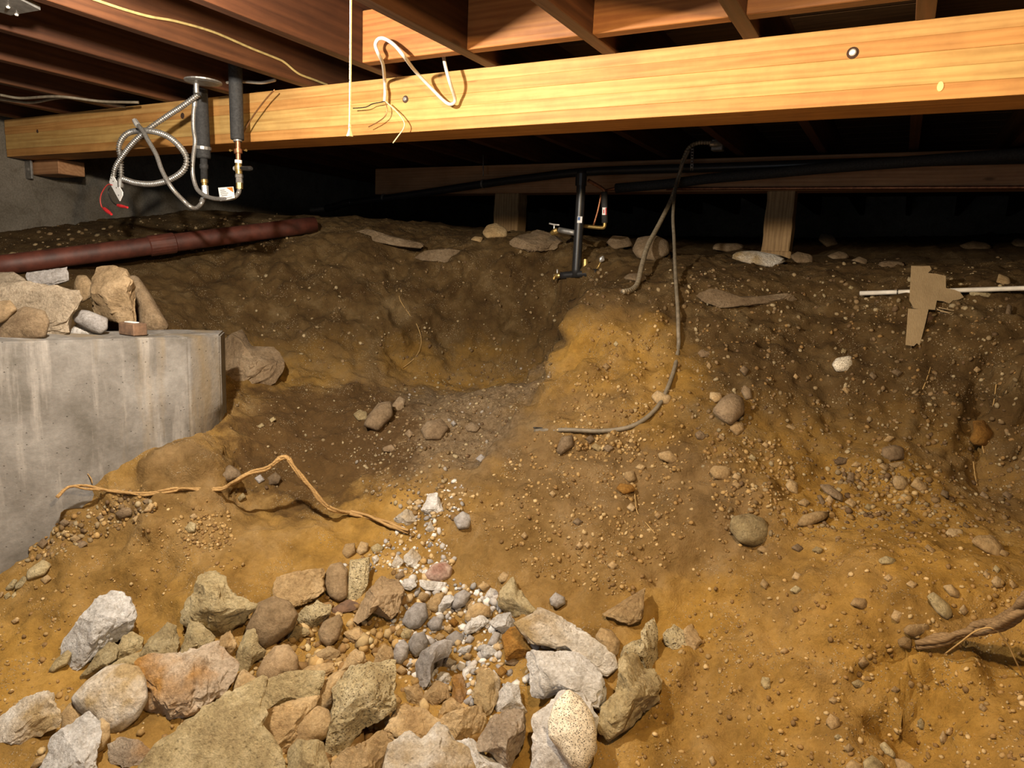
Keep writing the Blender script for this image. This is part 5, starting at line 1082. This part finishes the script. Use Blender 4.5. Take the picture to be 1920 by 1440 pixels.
def on_tag(a, b):  # bilinear
    return tg[0].lerp(tg[1], a).lerp(tg[3].lerp(tg[2], a), b)+Vector((0, -0.0006, 0))
slab_poly('orange_corner', [on_tag(0.55, 0.04), on_tag(0.97, 0.04), on_tag(0.97, 0.5)], (0, 0.0004, 0), 'orangeprint', tgp)
for (a0, b0, a1) in ((0.12, 0.18, 0.42), (0.12, 0.32, 0.5), (0.12, 0.46, 0.62), (0.15, 0.60, 0.55), (0.12, 0.84, 0.85)):
    slab_poly('print_line', [on_tag(a0, b0), on_tag(a1, b0), on_tag(a1, b0+0.07), on_tag(a0, b0+0.07)], (0, 0.0004, 0), 'greyprint', tgp)

cf = thing('flexible_conduit', 'coiled ribbed steel conduit with a cover plate and loose red wires', 'conduit', PY(228, 340, YP-0.07))
def ribbed(name, pts, wpx, y, mat, parent, pitch=0.011, step=0.0020, amp=0.24):
    path = resample(catmull(py(pts, y), 12), step); r = sc(pts[0][0], pts[0][1], wpx/2, y if not isinstance(y, list) else y[0])
    v, f = tube_geo(path, lambda i, n, s: r*(1-amp+amp*math.sin(2*math.pi*s/pitch)), 12); return place(name, v, f, mat, parent, True)
ribbed('conduit_lead', [(372,177),(345,197),(310,220),(280,241),(252,265),(230,292),(216,315),(212,338)], 11, [YP-0.045, YP-0.055, YP-0.06, YP-0.08, YP-0.09, YP-0.09, YP-0.085, YP-0.08], 'galv', cf)
ribbed('conduit_loop', [(227,345),(227,320),(226,295),(223,275),(233,255),(252,246),(285,246),(315,256),(338,276),(350,298),(343,320),(318,337),(285,345),(255,343),(232,336)], 11, [YP-0.07]*5+[YP-0.062]+[YP-0.085]*8+[YP-0.09], 'galv', cf)
ypl = YP-0.09
cpl = slab_poly('cover_plate', [PY(u, v, ypl) for u, v in [(208,327),(213,332),(229,360),(229,366),(224,377),(205,342)]], (0.002, 0.003, 0), 'paper', cf)
for (u, v) in ((212, 340), (218, 352), (222, 366)):
    c = PY(u, v, ypl-0.001); lathe('screw', c, c+Vector((0, 0.003, 0)), [(0, 0.003), (1, 0.003)], 'dullgalv', cpl, 8)
a, b = PY(226, 352, YP-0.08), PY(227, 336, YP-0.075); lathe('connector', a, b, [(0, 0.012), (0.5, 0.0145), (1, 0.0145)], 'galv', cf, 10)
tube('red_wire', py([(211,347),(203,346),(196,353),(190,364),(188,376),(191,388),(196,391)], ypl), 0.0026, 'redwire', cf, 6)
a, b = PY(194, 390, ypl), PY(209, 402, ypl-0.01); lathe('wire_nut', a, b, [(0, 0.004), (0.15, 0.008), (0.6, 0.0085), (1, 0.005)], 'redplastic', cf, 8)
tube('black_lead', py([(206,351),(203,358),(205,368),(212,380),(222,386)], ypl), 0.0024, 'black', cf, 6)
a, b = PY(221, 385, ypl), PY(239, 389, ypl-0.005); lathe('wire_nut', a, b, [(0, 0.006), (0.3, 0.0075), (1, 0.0045)], 'redplastic', cf, 8)

es = thing('ceiling_ring', 'round grey metal ring plate above the insulated pipe', 'metal ring', PY(380, 153, YP))
c = PZ(381, 153, JOIST_Z0-0.012); lathe('ring', c+Vector((0, 0, -0.006)), c+Vector((0, 0, 0.006)), [(0, 0.05), (0.3, 0.066), (0.7, 0.066), (1, 0.05)], 'dullgalv', es, 24)
a = PZ(368, 156, JOIST_Z0-0.016); b = a-Vector((0, 0, 0.035)); lathe('stub', a, b, [(0, 0.009), (1, 0.009)], 'dullgalv', es, 10)

# ------------------------------------------------------------------ rear plumbing
YD = BEAM2_Y-0.13
ab = thing('drain_line', 'long black plastic drain pipe sloping under the rear beam to an open end', 'pipe', PY(1090, 320, YD))
ptsD = [(650,381),(700,375),(800,361),(900,346),(1000,333),(1090,323),(1200,318),(1350,314),(1600,306),(1960,296),(2500,282)]
tube('pipe_body', [PY(u, v, YD) for u, v in ptsD], 0.024, 'abs', ab, 14)
tube('elbow', [PY(u, v, YD-0.005) for u, v in [(612,391),(630,387),(645,382),(660,379)]], 0.026, 'abs', ab, 14)
a, b = PY(584, 394, YD-0.01), PY(616, 391, YD-0.005); lathe('grey_stub', a, b, [(0, 0.019), (1, 0.019)], 'dullgalv', ab, 14)
for u, v in ((720, 371), (906, 345)):
    c = PY(u, v, YD); lathe('hanger_band', c-Vector((0.006, 0, -0.001)), c+Vector((0.006, 0, 0.001)), [(0, 0.027), (1, 0.027)], 'dullgalv', ab, 14)
tube('hanger_strap', [PY(906, 330, YD), PY(906, 290, YD+0.02)], 0.003, 'dullgalv', ab, 6, 3)
ab2 = thing('foam_pipe', 'black foam-covered pipe crossing in front of the rear beam', 'pipe', PY(1300, 340, YD-0.06))
tube('foam_sleeve', [PY(u, v, YD-0.06) for u, v in [(1155,353),(1250,345),(1330,335),(1420,327),(1600,311),(1960,286),(2500,252)]], 0.026, 'foam', ab2, 14)
tube('copper_end', [PY(1157, 353, YD-0.06), PY(1136, 357, YD-0.06)], 0.008, 'copper', ab2, 10, 3)
cu = tube('copper_pipe', [PY(1250, 354, BEAM2_Y-0.02), PY(1600, 352.5, BEAM2_Y-0.02), PY(2500, 349, BEAM2_Y-0.02)], 0.0085, 'copper', None, 10)
tag(cu, 'thin shiny copper pipe fastened along the bottom of the rear beam', 'pipe')
bb = gdep(1082, 518); YV = P(1082, 512, bb).y
vp = thing('vertical_pipe', 'black vertical standpipe with a blue label, running from the drain down to the bank', 'pipe', PY(1081, 516, YV))
tube('pipe_body', [PY(1091, 318, YV), PY(1087, 400, YV), PY(1080, 520, YV)], 0.022, 'abs', vp, 14)
q = PY(1089, 335, YV); lathe('coupling', PY(1090, 326, YV), PY(1089, 348, YV), [(0, 0.027), (1, 0.027)], 'abs', vp, 14)
q0 = [PY(u, v, YV-0.0245) for u, v in [(1083,406),(1092,406),(1091,418),(1082,418)]]
lb = slab_poly('label_sticker', q0, (0, 0.001, 0), 'paper', vp)
q1 = [PY(u, v, YV-0.0252) for u, v in [(1083.5,407),(1088,407),(1087.5,413),(1083,413)]]
slab_poly('blue_mark', q1, (0, 0.0005, 0), 'blueprint', lb)
tube('tee_arm', [PY(1120, 511, YV), PY(1085, 514, YV), PY(1052, 517, YV)], 0.018, 'abs', vp, 12, 4)
lathe('spigot_body', PY(1052, 517, YV), PY(1042, 517, YV), [(0, 0.010), (0.4, 0.013), (1, 0.012)], 'brass', vp, 10)
tube('spigot_spout', [PY(1044, 516, YV), PY(1040, 519, YV-0.01), PY(1038, 525, YV-0.015)], 0.008, 'brass', vp, 8, 4)
tube('spigot_stem', [PY(1045, 514, YV), PY(1045, 505, YV)], 0.004, 'chrome', vp, 6, 3)
lathe('brass_valve', PY(1098, 486, YV+0.01), PY(1098, 508, YV+0.01), [(0, 0.012), (0.4, 0.015), (1, 0.016)], 'brass', vp, 10)
lathe('valve_wheel', PY(1124, 484, YV+0.02), PY(1133, 488, YV+0.02), [(0, 0.004), (0.4, 0.017), (0.6, 0.017), (1, 0.004)], 'chrome', vp, 10)
tube('valve_stem', [PY(1128, 487, YV+0.02), PY(1122, 500, YV+0.02), PY(1114, 511, YV)], 0.005, 'brass', vp, 6, 4)
sp = thing('hose_bib', 'brass garden tap with a T-handle on the bank beside the standpipe', 'tap', PY(1040, 437, YV+0.05))
yb = YV+0.05
tube('grey_pipe', [PY(1048, 431, yb), PY(1080, 437, yb)], 0.014, 'dullgalv', sp, 10, 3)
lathe('tap_body', PY(1046, 432, yb), PY(1034, 438, yb), [(0, 0.014), (0.4, 0.018), (1, 0.011)], 'brass', sp, 10)
tube('tap_stem', [PY(1039, 434, yb), PY(1039, 421, yb)], 0.004, 'chrome', sp, 6, 3)
tube('t_handle', [PY(1030, 419, yb), PY(1039, 421, yb), PY(1049, 422, yb)], 0.0045, 'chrome', sp, 6, 3)
tp = thing('riser_pipe', 'slim pipe with a black sleeve and red label next to the standpipe', 'pipe', PY(1134, 425, YV+0.06))
yr = YV+0.06
tube('copper_riser', [PY(1103, 338, yr), PY(1130, 354, yr), PY(1133, 362, yr), PY(1134, 385, yr)], 0.008, 'copper', tp, 8, 6)
tube('sleeve', [PY(1133, 360, yr), PY(1134, 418, yr)], 0.015, 'foam', tp, 10, 3)
tube('brass_elbow', [PY(1134, 416, yr), PY(1133, 425, yr), PY(1126, 427, yr), PY(1096, 424, yr)], 0.009, 'brass', tp, 10, 6)
tube('thin_copper', [PY(1127, 365, yr), PY(1121, 395, yr), PY(1113, 422, yr)], 0.005, 'copper', tp, 8, 4)
q0 = [PY(u, v, yr-0.0155) for u, v in [(1129.5,389),(1137,389),(1137,403),(1129,403)]]
lb = slab_poly('label_sticker', q0, (0, 0.001, 0), 'paper', tp)
slab_poly('red_mark', [PY(u, v, yr-0.0162) for u, v in [(1135,389.5),(1137,389.5),(1137,403),(1135,403)]], (0, 0.0005, 0), 'redprint', lb)
slab_poly('print_line', [PY(u, v, yr-0.0162) for u, v in [(1131,393),(1133,393),(1133,400),(1131,400)]], (0, 0.0005, 0), 'redprint', lb)

# hanging conduit and cable over the bank
dg1 = gdep(1193, 540); dg2 = [gdep(u, v) for u, v in [(1272,620),(1272,650),(1262,700),(1235,760),(1190,797),(1130,808),(1060,806),(1003,808)]]
du0 = depth_of(PY(1290, 280, BEAM2_Y-0.3))
hc = thing('armored_cable', 'dusty ribbed conduit drooping from the joists onto the bank', 'conduit', P(1193, 538, dg1-0.01))
pt = [(1338,268),(1310,268),(1292,277),(1281,300),(1272,335),(1258,375),(1236,420),(1215,460),(1203,500),(1196,530),(1185,543),(1168,547)]
dd = [du0-0.0, du0, du0, du0, du0, du0*0.98+dg1*0.02]+[du0+(dg1-0.012-du0)*k for k in (0.25, 0.5, 0.75, 0.95)]+[gdep(1185, 545, 0.008), gdep(1168, 549, 0.004)]
path = resample(catmull([P(u, v, d) for (u, v), d in zip(pt, dd)], 12), 0.0035)
v, f = tube_geo(path, lambda i, n, s: 0.0115*(1-0.12+0.12*math.sin(2*math.pi*s/0.014)), 10); place('conduit_body', v, f, 'conduit', hc, True)
a, b = P(1330, 270, du0), P(1352, 270, du0); lathe('box_connector', a, b, [(0, 0.012), (0.3, 0.017), (0.6, 0.017), (1, 0.013)], 'galv', hc, 10)
bm_obj('junction_box', bevel_box(0.06, 0.05, 0.055, 0.004), 'dullgalv', hc, P(1346, 273, du0+0.03))
hk = thing('loose_cable', 'long dark cable hanging down the bank and curling across the yellow slope', 'cable', P(1262, 700, dg2[2]))
pt2 = [(1292,282),(1279,310),(1268,345),(1262,400),(1264,450),(1267,520),(1271,580)]
d_end = dg2[0]-0.012
dd2 = [du0-0.02, du0-0.02, du0-0.03]+[du0-0.03+(d_end-du0+0.03)*k for k in (0.25, 0.45, 0.75, 0.92)]
full = [P(u, v, d) for (u, v), d in zip(pt2, dd2)]+[P(u, v, d-0.010) for (u, v), d in zip([(1272,620),(1272,650),(1262,700),(1235,760),(1190,797),(1130,808),(1060,806),(1003,808)], dg2)]
tube('cable_jacket', full, 0.0078, 'greycable', hk, 9, 10)
tube('wire_end', [full[-2], P(1020, 803, dg2[-1]-0.012), P(1000, 802, dg2[-1]-0.012)], 0.003, 'black', hk, 6, 4)
tube('wire_end', [full[-2], P(1030, 812, dg2[-1]-0.010), P(1006, 819, dg2[-1]-0.008)], 0.003, 'greycable', hk, 6, 4)
hs = thing('hanger_strap', 'perforated metal hanger strap beside the ribbed conduit', 'strap', P(1299, 300, du0-0.02))
dsx = du0-0.02
for k in range(7):
    v0 = 280+k*5.6; c = P(1298-k*0.2, v0, dsx)
    bm_obj('link', bevel_box(0.012, 0.003, 0.008, 0.001), 'galv', hs, c)
tube('strap_edge', [P(1296, 270, dsx), P(1295, 320, dsx)], 0.0016, 'galv', hs, 5, 3)
tube('strap_edge', [P(1301, 270, dsx), P(1299, 320, dsx)], 0.0016, 'galv', hs, 5, 3)

# metal post bracket where the main beam meets the old wall
br = thing('post_bracket', 'rusty metal bracket under the far end of the main beam', 'bracket', PY(50, 318, BEAM_Y+0.12))
bx_ = PY(50, 318, BEAM_Y+0.10)
bm_obj('bracket_plate', bevel_box(0.11, 0.012, 0.10, 0.003), 'dullgalv', br, bx_)
for du in (-0.03, 0.03):
    lathe('bolt', bx_+Vector((du, -0.014, 0)), bx_+Vector((du, 0, 0)), [(0, 0.009), (1, 0.010)], 'galv', br, 8)
bm_obj('wood_packer', bevel_box(0.5, 0.14, 0.075, 0.004), 'beam2', br, Vector((bx_.x+0.02, BEAM_Y+0.19, BEAM_Z0-0.0385)))
